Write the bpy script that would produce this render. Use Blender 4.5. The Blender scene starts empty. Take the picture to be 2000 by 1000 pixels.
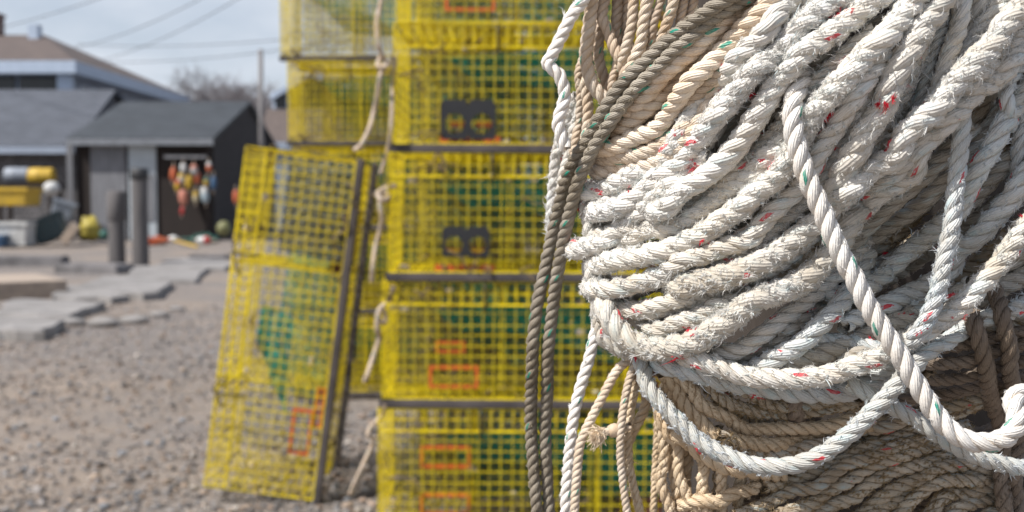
import bpy, math, random
import numpy as np
from mathutils import Vector, Matrix, Euler
R = math.radians
rng = np.random.default_rng(7)
random.seed(7)
scene = bpy.context.scene
col = scene.collection

# ------------------------------------------------------------------ camera
F = 2222.0
CAM = np.array([0.0, 0.0, 1.12])
PITCH = math.atan(110 / F)
cam_d = bpy.data.cameras.new("camera")
cam = bpy.data.objects.new("camera", cam_d)
col.objects.link(cam)
cam.location = CAM
cam.rotation_euler = (R(90) - PITCH, 0, 0)
cam_d.sensor_width = 36
cam_d.lens = 36 * F / 2000
cam_d.clip_start = 0.02
cam_d.clip_end = 3000
cam_d.dof.use_dof = True
cam_d.dof.focus_distance = 0.625
cam_d.dof.aperture_fstop = cam_d.lens / 3.9
cam_d.dof.aperture_blades = 0
scene.camera = cam
_f = np.array([0, math.cos(PITCH), -math.sin(PITCH)])
_u = np.array([0, math.sin(PITCH), math.cos(PITCH)])

def ray(px, py):
    d = _f + np.array([1.0, 0, 0]) * (px - 1000) / F + _u * (500 - py) / F
    return d / d[1]

def W(px, py, D):
    return CAM + ray(px, py) * D

def G(px, py, z=0.0):
    r = ray(px, py)
    return CAM + r * ((z - CAM[2]) / r[2])

# ------------------------------------------------------------------ helpers
def tag(o, label=None, cat=None, group=None, kind=None):
    if label: o["label"] = label
    if cat: o["category"] = cat
    if group: o["group"] = group
    if kind: o["kind"] = kind
    return o

def empty(name, loc=(0, 0, 0), rot=(0, 0, 0)):
    o = bpy.data.objects.new(name, None)
    o.empty_display_size = 0.05
    o.location = loc; o.rotation_euler = rot
    col.objects.link(o)
    return o

def link(name, me, parent=None):
    o = bpy.data.objects.new(name, me)
    col.objects.link(o)
    if parent is not None:
        o.parent = parent
    return o

def np_mesh(name, V, quads=None, tris=None, mats=(), qm=None, tm=None, uvq=None, colors=None, smooth=True):
    """fast mesh from arrays; uvq = per-vertex uv"""
    me = bpy.data.meshes.new(name)
    V = np.asarray(V, np.float32)
    quads = np.zeros((0, 4), np.int32) if quads is None else np.asarray(quads, np.int32)
    tris = np.zeros((0, 3), np.int32) if tris is None else np.asarray(tris, np.int32)
    nq, nt = len(quads), len(tris)
    me.vertices.add(len(V)); me.vertices.foreach_set("co", V.ravel())
    loops = np.concatenate([quads.ravel(), tris.ravel()]).astype(np.int32)
    me.loops.add(len(loops)); me.loops.foreach_set("vertex_index", loops)
    me.polygons.add(nq + nt)
    starts = np.concatenate([np.arange(nq) * 4, nq * 4 + np.arange(nt) * 3]).astype(np.int32)
    me.polygons.foreach_set("loop_start", starts)
    mi = np.zeros(nq + nt, np.int32)
    if qm is not None: mi[:nq] = qm
    if tm is not None: mi[nq:] = tm
    for m in mats: me.materials.append(m)
    me.polygons.foreach_set("material_index", mi)
    me.polygons.foreach_set("use_smooth", np.full(nq + nt, smooth, bool))
    if uvq is not None:
        uv = me.uv_layers.new(name="UVMap")
        uv.data.foreach_set("uv", np.asarray(uvq, np.float32)[loops].ravel())
    if colors is not None:
        ca = me.color_attributes.new("Col", 'FLOAT_COLOR', 'POINT')
        ca.data.foreach_set("color", np.asarray(colors, np.float32).ravel())
    me.update(calc_edges=True)
    return me

class MB:
    """collects boxes, bars and tubes into one mesh"""
    def __init__(s): s.V = []; s.Q = []; s.T = []; s.n = 0
    def add(s, v, q=(), t=()):
        v = np.asarray(v, float)
        if len(q): s.Q.append(np.asarray(q) + s.n)
        if len(t): s.T.append(np.asarray(t) + s.n)
        s.V.append(v); s.n += len(v)
    def hexa(s, p):   # 8 points: bottom 4 ccw, top 4 ccw
        s.add(p, [(0, 3, 2, 1), (4, 5, 6, 7), (0, 1, 5, 4), (1, 2, 6, 5), (2, 3, 7, 6), (3, 0, 4, 7)])
    def box(s, a, b):
        (x0, y0, z0), (x1, y1, z1) = a, b
        s.hexa([(x0, y0, z0), (x1, y0, z0), (x1, y1, z0), (x0, y1, z0), (x0, y0, z1), (x1, y0, z1), (x1, y1, z1), (x0, y1, z1)])
    def bar(s, a, b, r, n=4, r2=None):
        a = np.asarray(a, float); b = np.asarray(b, float); r2 = r if r2 is None else r2
        d = b - a; d /= np.linalg.norm(d) + 1e-12
        h = np.array([0, 0, 1.0]) if abs(d[2]) < .9 else np.array([1.0, 0, 0])
        u = np.cross(d, h); u /= np.linalg.norm(u); v = np.cross(d, u)
        t = np.arange(n) / n * 2 * np.pi + np.pi / n
        ring = np.cos(t)[:, None] * u + np.sin(t)[:, None] * v
        q = [(i, (i + 1) % n, n + (i + 1) % n, n + i) for i in range(n)]
        s.add(np.vstack([a + ring * r, b + ring * r2]), q)
        if n == 4:
            s.Q.append(np.array([(3, 2, 1, 0), (4, 5, 6, 7)]) + s.n - 8)
    def tube(s, P, r, n=8, caps=True):
        P = np.asarray(P, float); m = len(P)
        r = np.broadcast_to(np.asarray(r, float), (m,))
        T, N, B = frames(P)
        t = np.arange(n) / n * 2 * np.pi
        V = P[:, None, :] + r[:, None, None] * (np.cos(t)[None, :, None] * N[:, None, :] + np.sin(t)[None, :, None] * B[:, None, :])
        i = np.arange(m - 1)[:, None] * n; j = np.arange(n)[None, :]; k = (j + 1) % n
        q = np.stack([i + j, i + k, i + n + k, i + n + j], -1).reshape(-1, 4)
        V = V.reshape(-1, 3); t = []
        if caps:
            V = np.vstack([V, P[0], P[-1]]); e = m * n
            t = [(e, (x + 1) % n, x) for x in range(n)] + [(e + 1, (m - 1) * n + x, (m - 1) * n + (x + 1) % n) for x in range(n)]
        s.add(V, q, t)
    def lathe(s, prof, n=20, M=None):
        V = []
        for (r, z) in prof:
            for k in range(n):
                a = 2 * math.pi * k / n; V.append((r * math.cos(a), r * math.sin(a), z))
        V = np.array(V)
        if M is not None:
            M = np.array(M); V = V @ M[:3, :3].T + M[:3, 3]
        q = [(i * n + j, i * n + (j + 1) % n, (i + 1) * n + (j + 1) % n, (i + 1) * n + j) for i in range(len(prof) - 1) for j in range(n)]
        s.add(V, q)
    def build(s, name, mat, parent=None, smooth=False, jitter=0, bevel=0):
        V = np.vstack(s.V)
        if jitter: V = V + rng.normal(0, jitter, V.shape)
        me = np_mesh(name, V, np.vstack(s.Q) if s.Q else None, np.vstack(s.T) if s.T else None, [mat], smooth=smooth)
        o = link(name, me, parent)
        if bevel:
            m = o.modifiers.new("bevel", 'BEVEL'); m.width = bevel; m.segments = 2; m.limit_method = 'ANGLE'
        return o

def frames(P):
    T = np.gradient(P, axis=0); T /= np.linalg.norm(T, axis=1)[:, None] + 1e-12
    N = np.zeros_like(P)
    n0 = np.cross(T[0], [0, 0, 1.0])
    if np.linalg.norm(n0) < .2: n0 = np.cross(T[0], [0, 1.0, 0])
    N[0] = n0 / np.linalg.norm(n0)
    for i in range(1, len(P)):
        n = N[i - 1] - T[i] * np.dot(N[i - 1], T[i]); N[i] = n / (np.linalg.norm(n) + 1e-12)
    return T, N, np.cross(T, N)

def spline(P, step):
    """centripetal-ish catmull-rom through P, resampled at even arc length"""
    P = np.asarray(P, float)
    Q = np.vstack([2 * P[0] - P[1], P, 2 * P[-1] - P[-2]])
    out = []
    for i in range(len(P) - 1):
        a, b, c, d = Q[i], Q[i + 1], Q[i + 2], Q[i + 3]
        t = np.linspace(0, 1, 14, endpoint=False)[:, None]
        out.append(.5 * (2 * b + (c - a) * t + (2 * a - 5 * b + 4 * c - d) * t ** 2 + (3 * b - a - 3 * c + d) * t ** 3))
    out.append(P[-1:]); C = np.vstack(out)
    for _ in range(3):
        C[1:-1] = .25 * C[:-2] + .5 * C[1:-1] + .25 * C[2:]
    L = np.concatenate([[0], np.cumsum(np.linalg.norm(np.diff(C, axis=0), axis=1))])
    n = max(8, int(L[-1] / step))
    s = np.linspace(0, L[-1], n)
    return np.stack([np.interp(s, L, C[:, k]) for k in range(C.shape[1])], 1)

# ------------------------------------------------------------------ materials
def new_mat(name):
    m = bpy.data.materials.new(name); m.use_nodes = True
    nt = m.node_tree; nt.nodes.clear()
    out = nt.nodes.new("ShaderNodeOutputMaterial")
    b = nt.nodes.new("ShaderNodeBsdfPrincipled")
    nt.links.new(b.outputs[0], out.inputs[0])
    return m, nt, b

def nd(nt, typ, **kw):
    n = nt.nodes.new(typ)
    for k, v in kw.items():
        if k.startswith("i_"): n.inputs[int(k[2:])].default_value = v
        else: setattr(n, k, v)
    return n

def math_n(nt, op, a, b=None):
    n = nt.nodes.new("ShaderNodeMath"); n.operation = op
    for i, x in enumerate((a, b)):
        if x is None: continue
        if isinstance(x, (int, float)): n.inputs[i].default_value = x
        else: nt.links.new(x, n.inputs[i])
    return n.outputs[0]

def mixc(nt, fac, a, b, mode='MIX'):
    n = nt.nodes.new("ShaderNodeMix"); n.data_type = 'RGBA'; n.blend_type = mode
    for idx, x in ((0, fac), (6, a), (7, b)):
        if isinstance(x, (int, float)): n.inputs[idx].default_value = x
        elif isinstance(x, tuple): n.inputs[idx].default_value = (*x, 1)[:4]
        else: nt.links.new(x, n.inputs[idx])
    return n.outputs[2]

def noise(nt, vec, scale, detail=3, rough=.6, dim='3D'):
    n = nt.nodes.new("ShaderNodeTexNoise"); n.noise_dimensions = dim
    n.inputs["Scale"].default_value = scale; n.inputs["Detail"].default_value = detail; n.inputs["Roughness"].default_value = rough
    if vec is not None: nt.links.new(vec, n.inputs["Vector"])
    return n.outputs[0]

def ramp(nt, fac, *stops):
    n = nt.nodes.new("ShaderNodeValToRGB")
    e = n.color_ramp.elements
    while len(e) < len(stops): e.new(.5)
    for el, (p, c) in zip(e, stops):
        el.position = p; el.color = (*c, 1) if isinstance(c, tuple) else (c, c, c, 1)
    nt.links.new(fac, n.inputs[0])
    return n.outputs[0]

def bump(nt, b, h, strength=.4, dist=.01):
    n = nt.nodes.new("ShaderNodeBump"); n.inputs["Strength"].default_value = strength; n.inputs["Distance"].default_value = dist
    nt.links.new(h, n.inputs["Height"]); nt.links.new(n.outputs[0], b.inputs["Normal"])

def simple_mat(name, c, c2=None, scale=6, rough=.7, metal=0, bmp=0, stretch=None, bdist=.01):
    m, nt, b = new_mat(name)
    tc = nd(nt, "ShaderNodeTexCoord"); vec = tc.outputs["Object"]
    if stretch:
        mp = nd(nt, "ShaderNodeMapping"); mp.inputs["Scale"].default_value = stretch
        nt.links.new(vec, mp.inputs[0]); vec = mp.outputs[0]
    c2 = c2 or tuple(x * .7 for x in c)
    n = noise(nt, vec, scale, 5, .65)
    cc = ramp(nt, n, (.35, c2), (.65, c))
    nt.links.new(cc, b.inputs["Base Color"])
    b.inputs["Roughness"].default_value = rough; b.inputs["Metallic"].default_value = metal
    if bmp: bump(nt, b, n, bmp, bdist)
    return m

def course_mat(name, c, c2, mortar, w, h, rough=.85, bmp=.5, axis='XZ'):
    """shingle / plank courses"""
    m, nt, b = new_mat(name)
    tc = nd(nt, "ShaderNodeTexCoord"); sp = nd(nt, "ShaderNodeSeparateXYZ"); cb = nd(nt, "ShaderNodeCombineXYZ")
    nt.links.new(tc.outputs["Object"], sp.inputs[0])
    xx = math_n(nt, 'ADD', sp.outputs[0], sp.outputs[1]) if axis == 'XZ' else sp.outputs[0]
    nt.links.new(xx, cb.inputs[0]); nt.links.new(sp.outputs[2 if axis == 'XZ' else 1], cb.inputs[1])
    br = nd(nt, "ShaderNodeTexBrick"); nt.links.new(cb.outputs[0], br.inputs["Vector"])
    br.inputs["Scale"].default_value = 1; br.inputs["Brick Width"].default_value = w; br.inputs["Row Height"].default_value = h
    br.inputs["Mortar Size"].default_value = .012; br.inputs["Color1"].default_value = (*c, 1); br.inputs["Color2"].default_value = (*c2, 1)
    br.inputs["Mortar"].default_value = (*mortar, 1)
    n = noise(nt, tc.outputs["Object"], 1.7, 6, .7)
    cc = mixc(nt, .5, br.outputs[0], ramp(nt, n, (.3, .25), (.7, 1.0)), 'MULTIPLY')
    nt.links.new(cc, b.inputs["Base Color"]); b.inputs["Roughness"].default_value = rough
    bump(nt, b, br.outputs[1], -bmp, .03)
    return m

def rope_mat(name, c, grime, gamt, tracer, blue=0.0, blue_c=(.50, .62, .66), rough=.55, keep=.35, groove=.6, age=.85):
    m, nt, b = new_mat(name)
    uvn = nd(nt, "ShaderNodeUVMap"); uvn.uv_map = "UVMap"
    sp = nd(nt, "ShaderNodeSeparateXYZ"); nt.links.new(uvn.outputs[0], sp.inputs[0])
    u, v = sp.outputs[0], sp.outputs[1]            # u: in rope radii along strand; v: strand index + angle
    fv = math_n(nt, 'FRACT', v)
    d = math_n(nt, 'ABSOLUTE', math_n(nt, 'SUBTRACT', fv, .5))
    tc = nd(nt, "ShaderNodeTexCoord"); ob = tc.outputs["Object"]
    oi = nd(nt, "ShaderNodeObjectInfo")
    n1 = noise(nt, ob, 55, 4, .6); n2 = noise(nt, ob, 260, 4, .7)
    yarn_ph = math_n(nt, 'ADD', v, math_n(nt, 'MULTIPLY', u, 1 / 6.4))
    yn = math_n(nt, 'SINE', math_n(nt, 'MULTIPLY', yarn_ph, 2 * math.pi * 14))
    # base colour, patches and stains
    g = math_n(nt, 'MULTIPLY', ramp(nt, n1, (.38, 0.0), (.68, 1.0)), gamt)
    base = mixc(nt, g, c, grime)
    if blue:
        # washed-out blue yarns lying along the lay, in worn patches
        cb = nd(nt, "ShaderNodeCombineXYZ"); nt.links.new(yarn_ph, cb.inputs[0]); nt.links.new(math_n(nt, 'MULTIPLY', u, .06), cb.inputs[1])
        nb = noise(nt, cb.outputs[0], 5.0, 2, .5)
        nb2 = noise(nt, ob, 90, 2, .5)
        bf = math_n(nt, 'MULTIPLY', ramp(nt, nb, (.5, 0.0), (.66, 1.0)), ramp(nt, nb2, (.4, 0.0), (.6, blue)))
        base = mixc(nt, bf, base, blue_c)
    n3 = noise(nt, ob, 11, 3, .55)
    base = mixc(nt, age, base, ramp(nt, n3, (.32, (.74, .69, .60)), (.52, (.98, .97, .95)), (.75, (1.05, 1.05, 1.05))), 'MULTIPLY')
    # dirt lodged in the lay
    gr = math_n(nt, 'MULTIPLY', ramp(nt, d, (.165, 0.0), (.245, 1.0)), ramp(nt, n2, (.3, .25), (.7, 1.0)))
    base = mixc(nt, math_n(nt, 'MULTIPLY', gr, groove), base, tuple(x * .8 for x in grime))
    base = mixc(nt, .35, base, ramp(nt, n2, (.25, .62), (.75, 1.1)), 'MULTIPLY')
    if tracer:
        tp = math_n(nt, 'FRACT', math_n(nt, 'ADD', math_n(nt, 'ADD', v, math_n(nt, 'MULTIPLY', u, 1 / 3.5)), oi.outputs["Random"]))
        mk = math_n(nt, 'LESS_THAN', math_n(nt, 'ABSOLUTE', math_n(nt, 'SUBTRACT', tp, .5)), .055)
        mk = math_n(nt, 'MULTIPLY', mk, math_n(nt, 'LESS_THAN', d, math_n(nt, 'ADD', math_n(nt, 'MULTIPLY', n2, .14), .055)))
        mk = math_n(nt, 'MULTIPLY', mk, math_n(nt, 'LESS_THAN', v, 1.0))
        nk = noise(nt, ob, 24, 1, .5)
        mk = math_n(nt, 'MULTIPLY', mk, math_n(nt, 'GREATER_THAN', nk, keep))
        base = mixc(nt, math_n(nt, 'MULTIPLY', mk, ramp(nt, n2, (.3, .55), (.6, .95))), base, tracer)
    base = mixc(nt, .8, base, ramp(nt, math_n(nt, 'FRACT', math_n(nt, 'MULTIPLY', oi.outputs["Random"], 7.3)), (0, (.80, .76, .70)), (.5, (.97, .96, .95)), (1, (1.06, 1.03, .98))), 'MULTIPLY')
    nt.links.new(base, b.inputs["Base Color"])
    b.inputs["Roughness"].default_value = rough
    b.inputs["Specular IOR Level"].default_value = .35
    h = math_n(nt, 'ADD', math_n(nt, 'MULTIPLY', yn, .5), math_n(nt, 'MULTIPLY', n2, 1.6))
    bump(nt, b, h, .55, .0005)
    return m

m_fuzz, nt, b = new_mat("rope_fibres")
at = nd(nt, "ShaderNodeVertexColor"); at.layer_name = "Col"
nt.links.new(at.outputs[0], b.inputs["Base Color"]); b.inputs["Roughness"].default_value = .5
tr = nd(nt, "ShaderNodeBsdfTranslucent"); nt.links.new(at.outputs[0], tr.inputs[0])
mx = nd(nt, "ShaderNodeMixShader"); mx.inputs[0].default_value = .45
nt.links.new(b.outputs[0], mx.inputs[1]); nt.links.new(tr.outputs[0], mx.inputs[2])
nt.links.new(mx.outputs[0], [n for n in nt.nodes if n.type == 'OUTPUT_MATERIAL'][0].inputs[0])

RED, GRN = (.60, .015, .035), (.0, .28, .20)
ST = {  # style: material, fibre colour, fibres per metre, fibre length (m), bumpiness, lay
 'white':  (rope_mat("white_rope", (.88, .875, .86), (.60, .44, .27), .28, GRN, keep=.05, rough=.42, age=.2), (.82, .81, .78), 2500, .0020, .02),
 'cream':  (rope_mat("cream_rope", (.77, .69, .59), (.55, .37, .21), .6, GRN, keep=.47), (.76, .68, .57), 2500, .0015, .03),
 'tan':    (rope_mat("tan_rope", (.66, .56, .46), (.40, .27, .17), .6, GRN, keep=.42), (.64, .55, .45), 2500, .0015, .03),
 'frayed': (rope_mat("frayed_white_rope", (.72, .71, .685), (.55, .48, .38), .5, RED, blue=.6, keep=.545, groove=.22), (.76, .75, .72), 56000, .0020, .12),
 'worn':   (rope_mat("worn_white_rope", (.71, .70, .675), (.52, .44, .33), .5, RED, blue=.7, keep=.52, groove=.85), (.74, .73, .70), 28000, .0019, .07),
 'darkened':  (rope_mat("shade_darkened_white_rope", (.46, .44, .40), (.27, .22, .16), .7, RED, blue=.6, keep=.57, groove=.8), (.50, .47, .42), 12000, .0020, .07),  # worn rope for deep layers, its colour darkened to deepen crevice shade
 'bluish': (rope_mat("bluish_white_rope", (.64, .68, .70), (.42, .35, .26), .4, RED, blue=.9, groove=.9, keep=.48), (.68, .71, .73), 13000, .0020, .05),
 'brown':  (rope_mat("weathered_brown_rope", (.37, .335, .28), (.15, .125, .09), .7, GRN, keep=.38), (.42, .37, .28), 5000, .0016, .05),
 'beige':  (rope_mat("beige_rope", (.76, .64, .48), (.50, .33, .17), .55, None, groove=.8), (.66, .54, .38), 26000, .0015, .12),
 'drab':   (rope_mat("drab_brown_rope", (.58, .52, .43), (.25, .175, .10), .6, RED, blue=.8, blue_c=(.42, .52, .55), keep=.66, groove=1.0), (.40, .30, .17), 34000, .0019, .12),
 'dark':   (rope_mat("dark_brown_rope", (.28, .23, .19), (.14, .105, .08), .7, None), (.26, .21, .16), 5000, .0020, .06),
}

# ------------------------------------------------------------------ ropes
def base_depth(px, py, hollow=True):
    u = np.clip((1820 - px) / 760, -.97, .975)
    d = .615 + .14 * (1 - np.sqrt(1 - u * u))
    if hollow:   # the lower coil sits further in, and the pile has a hollow right of its middle
        d = d + (.022 + .05 * np.clip((px - 1400) / 250, 0, 1)) * np.clip((py - 700) / 120, 0, 1)
        d = d + .055 * np.exp(-((px - 1770) / 170) ** 2 - ((py - 510) / 130) ** 2)
        d = d - .02 * np.exp(-((px - 1600) / 260) ** 2 - ((py - 120) / 170) ** 2)
    return d

ROPES = []   # dicts
LAYER = .0085
def rope(hank, style, w, layer, pts, wl=0, wr=0, dabs=None, hard=False, free=False):
    A = []
    for p in pts.split():
        q = [float(x) for x in p.split(',')]
        l = layer if len(q) < 3 else q[2]
        D = (base_depth(q[0], q[1], not free) - l * LAYER) if dabs is None else (dabs if len(q) < 3 else q[2])
        A.append((q[0], q[1], D))
    A = np.array(A)
    if not (free or hard) and dabs is None:
        sw = 4.5 if hank in ('drab', 'beige') else 3.0
        A[:, :2] += rng.normal(0, sw, (len(A), 2)) * (.5 if w < 30 and hank == 'loops' else 1)
        A[:, 2] += rng.normal(0, .0022, len(A))
        w = w * rng.uniform(.93, 1.08) * (.92 if style in ('frayed', 'worn') else 1)
    if wl:   # last point turns back round the pile
        x, y, D = A[-1]
        A = np.vstack([A, (x - 3 + .4 * w * .2, y - 3, D + .02), (x + 16, y - 6, D + .05)])
    if wr:
        x, y, D = A[0]
        A = np.vstack([(x + 16, y + 6, D + .05), (x + 2, y + 3, D + .02), A])
    Dm = A[:, 2].mean()
    if A[0, 1] < -15 and dabs is None:      # above the picture the lengths are gathered back to the piling
        x, y, D = A[0]
        A = np.vstack([(x * .55 + 1800 * .45, y - 330, .79), (x * .75 + 1800 * .25, y - 240, max(D + .05, .72)), (x * .93 + 1800 * .07, y - 110, D + .004), A])
    ROPES.append(dict(hank=hank, style=style, r=w / 2 * Dm / F, w=w, A=A, hard=hard))

# H = hank key
# -- upper left loops of cream rope with green flecks
rope('loops', 'cream', 27, 1.0, "1162,-40 1156,9 1153,39 1147,78 1145,114 1150,144 1159,168 1176,188 1196,206,-1")
rope('loops', 'tan', 23, .4, "1190,-40 1181,9 1177,36 1186,60 1196,84 1207,108 1216,129 1222,150 1226,172,-1.5")
rope('loops', 'tan', 23, -.4, "1180,-40 1174,20 1170,75 1168,102 1174,132 1184,162 1196,185,-2")
rope('loops', 'cream', 23, .5, "1244,-40 1238,6 1234,45 1226,84 1216,118 1206,150,-1.5")
rope('loops', 'cream', 25, .8, "1276,-40 1267,6 1258,51 1249,87 1238,120 1226,146 1212,176,-1")
rope('loops', 'tan', 19, .2, "1298,-40 1289,9 1280,45 1273,84 1262,118 1254,150,-2")
rope('loops', 'cream', 24, .4, "1324,-40 1313,9 1303,45 1294,78 1284,108 1274,130,-2")
rope('loops', 'tan', 20, -.4, "1344,-30 1334,15 1326,55 1320,85 1312,110,-2")
rope('loops', 'tan', 22, -1.2, "1212,-40 1207,18 1204,60 1208,100 1214,140")
rope('loops', 'tan', 20, -1.0, "1362,-30 1350,20 1344,50 1336,90")
rope('loops', 'tan', 16, -.2, "1204,95 1201,125 1197,156 1192,180")
rope('loops', 'tan', 24, -2.2, "1230,-40 1222,40 1232,100 1246,160")
rope('loops', 'tan', 24, -2.4, "1262,-40 1272,60 1290,120 1300,160")
rope('loops', 'cream', 20, -.6, "1140,110 1130,144 1132,180 1135,228 1130,262 1120,300")
rope('loops', 'cream', 22, .3, "1138,150 1146,192 1150,225 1146,262 1136,300")
rope('loops', 'frayed', 28, -.6, "1126,190 1110,225 1098,262 1090,298 1082,340 1080,385 1078,425 1082,465,-1")
rope('loops', 'frayed', 24, -.8, "1134,210 1124,250 1114,290 1104,330 1098,370 1092,410 1090,450")
# -- clean cream rope with green flecks
rope('cream', 'cream', 40, 1.6, "1500,-40 1448,12 1405,50 1345,100 1300,144 1270,180 1242,206 1222,211 1206,214,0")
rope('cream', 'cream', 38, .8, "1520,-30 1464,18 1420,60 1376,104 1345,140 1300,180 1268,214 1240,236 1212,250 1190,254", wl=1)
rope('cream', 'cream', 44, 1.2, "1530,-30 1486,15 1456,48 1430,80 1390,126 1348,168 1306,220 1280,250 1245,270 1204,284 1176,286", wl=1)
rope('cream', 'cream', 40, .6, "1500,30 1460,90 1410,150 1372,200 1342,246 1304,284 1262,302 1214,305 1176,306", wl=1)
rope('cream', 'cream', 40, .5, "1510,60 1450,120 1400,180 1368,240 1334,286 1290,314 1246,326 1206,336 1166,338", wl=1)
rope('cream', 'cream', 36, -.8, "1460,-30 1420,30 1370,80 1310,130 1260,190 1210,236 1180,262", wl=1)
rope('cream', 'tan', 34, -1.4, "1480,80 1400,150 1330,220 1270,270 1200,290 1160,300")
rope('cream', 'tan', 26, -.6, "1236,225 1210,240 1192,256 1186,278 1178,300")
for k_ in range(7):
    dx, dy = 14 * k_, 17 * k_
    rope('cream', 'cream' if k_ % 3 else 'tan', 30, .2 + .35 * (k_ % 2), "%d,%d %d,%d %d,%d %d,%d %d,%d %d,%d" % (1440 + dx * .5, 40 + dy, 1380 + dx * .5, 96 + dy, 1322 + dx * .4, 158 + dy * .9, 1262 + dx * .3, 214 + dy * .8, 1212 + dx * .1, 240 + dy * .75, 1176 - k_ * 2, 250 + dy * .75), wl=1)
# -- frayed white rope, main sweep
rope('frayed', 'frayed', 48, .9, "1556,-40 1534,0 1516,30 1486,69 1444,114 1405,171 1360,222 1334,258 1308,298 1276,330 1250,340 1216,356 1180,368 1146,377", wl=1)
rope('frayed', 'frayed', 50, 1.2, "1680,-40 1624,0 1600,24 1555,60 1516,105 1480,135 1444,177 1414,213 1384,255 1350,290 1322,316 1288,350 1249,386 1212,404 1172,412", wl=1)
rope('frayed', 'frayed', 50, .2, "1640,-30 1592,20 1544,62 1500,100 1462,150 1424,200 1392,256 1362,292")
rope('frayed', 'frayed', 56, 1.4, "1740,-30 1694,12 1650,45 1600,80 1568,110 1538,145 1500,190 1470,235 1440,290 1396,334 1360,358 1330,382 1300,406 1282,412 1268,418,-.5")
rope('frayed', 'frayed', 58, 1.5, "1815,-40 1784,0 1754,39 1718,78 1685,117 1652,150 1625,182 1594,222 1566,268 1542,316 1512,350 1480,378 1444,406 1414,430 1375,456 1330,478 1300,488 1240,503 1196,510 1160,514,0", wl=1)
rope('frayed', 'worn', 50, 1.1, "1740,90 1700,140 1664,196 1634,246 1606,294 1582,334 1556,368 1528,397 1492,432 1456,462 1414,480 1375,498 1330,512 1290,534 1240,554 1195,564 1152,564", wl=1)
rope('frayed', 'frayed', 60, 1.4, "1856,-40 1832,6 1800,54 1778,92 1760,124 1742,168 1724,210 1696,252 1670,292 1642,338 1626,380 1612,412 1598,430 1564,460 1528,488 1486,510 1444,530 1405,545 1366,556 1334,562 1310,568,-.4")
rope('frayed', 'frayed', 42, .2, "1780,20 1757,72 1740,105 1718,140 1700,180 1680,207 1664,236 1652,272 1640,305 1620,350")
rope('frayed', 'frayed', 44, .8, "1388,300 1358,320 1330,346 1298,374 1268,400 1240,422 1214,446 1186,468 1154,483 1124,492", wl=1)
rope('frayed', 'frayed', 48, .5, "1590,190 1560,240 1530,280 1492,312 1462,338 1420,371 1384,401 1345,429 1310,441 1270,451 1240,463 1206,478,-.3")
rope('frayed', 'frayed', 54, 1.7, "1680,400,0 1650,445 1626,486 1600,522 1564,552 1522,571 1486,584 1456,601 1426,621 1396,642 1366,662 1330,677 1300,684 1262,680 1228,664 1203,638 1190,606 1180,585,-.6")
rope('frayed', 'worn', 46, .6, "1600,540 1560,556 1510,562 1466,576 1435,590 1399,605 1366,618 1330,630 1290,644 1262,650")
rope('frayed', 'frayed', 46, .3, "1500,540 1450,562 1400,576 1330,593 1260,603 1200,600", wl=1)
rope('frayed', 'darkened', 44, -.6, "1640,250 1600,310 1540,370 1480,400 1420,440 1340,470 1280,490 1220,490 1180,494")
rope('frayed', 'darkened', 44, -.7, "1600,370 1540,440 1480,490 1400,530 1320,545 1260,560 1200,585 1170,600")
rope('frayed', 'darkened', 46, -.6, "1480,160 1430,230 1380,300 1320,350 1260,390 1200,440 1160,452")
rope('frayed', 'darkened', 44, -.9, "1560,150 1500,230 1450,300 1400,370 1330,410 1270,430 1210,455 1170,462")
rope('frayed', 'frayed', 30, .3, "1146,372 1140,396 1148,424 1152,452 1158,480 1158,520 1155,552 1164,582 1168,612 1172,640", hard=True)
rope('frayed', 'darkened', 30, -.6, "1166,400 1176,440 1182,480 1176,530 1180,570 1190,600")
rope('frayed', 'frayed', 40, -.4, "1230,560 1220,590 1240,620 1290,640 1350,650 1400,640")
rope('frayed', 'darkened', 44, -1.2, "1440,560 1380,600 1310,620 1250,620 1200,605")
rope('frayed', 'worn', 30, .5, "1172,632 1176,655 1196,677 1220,687 1240,692 1262,694,-.6")
rope('frayed', 'worn', 46, -.3, "1700,470 1650,520 1610,560 1570,588 1530,616 1494,648 1450,680 1400,700 1350,706")
rope('frayed', 'darkened', 44, -.9, "1660,540 1600,590 1540,640 1480,680 1420,700 1340,712 1290,706")
rope('frayed', 'darkened', 44, -.8, "1720,40 1670,100 1620,160 1572,220 1530,270 1480,320")
rope('frayed', 'darkened', 42, -1.2, "1640,70 1590,130 1550,190 1500,250 1450,310 1400,350")
rope('frayed', 'darkened', 42, -1.2, "1690,180 1640,240 1590,300 1540,360 1480,420")
rope('frayed', 'worn', 40, .6, "1600,-30 1560,14 1520,56 1478,100 1440,150 1402,204 1374,250 1340,290 1300,330 1262,360 1222,380 1180,392", wl=1)
rope('frayed', 'worn', 40, .5, "1710,60 1650,110 1604,150 1560,196 1520,246 1484,290 1440,330 1400,366 1350,400 1300,424 1250,440 1204,452 1160,460", wl=1)
rope('frayed', 'frayed', 42, .6, "1770,130 1720,190 1680,240 1640,300 1600,350 1560,404 1510,452 1460,492 1410,514 1350,530 1290,548 1230,566 1180,574", wl=1)
rope('frayed', 'worn', 40, .7, "1690,330 1660,370 1630,420 1590,462 1548,500 1500,526 1450,546 1400,562 1350,580 1290,600 1240,610 1200,612")
rope('right', 'worn', 42, .9, "2060,20 1985,70 1950,112 1912,150 1870,186 1836,228 1806,262 1776,300 1744,336 1706,360 1670,392,-.5")
rope('right', 'frayed', 42, .4, "1850,-30 1824,20 1806,70 1786,120 1762,170 1738,222 1712,270 1690,310 1660,352,-.5")
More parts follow.
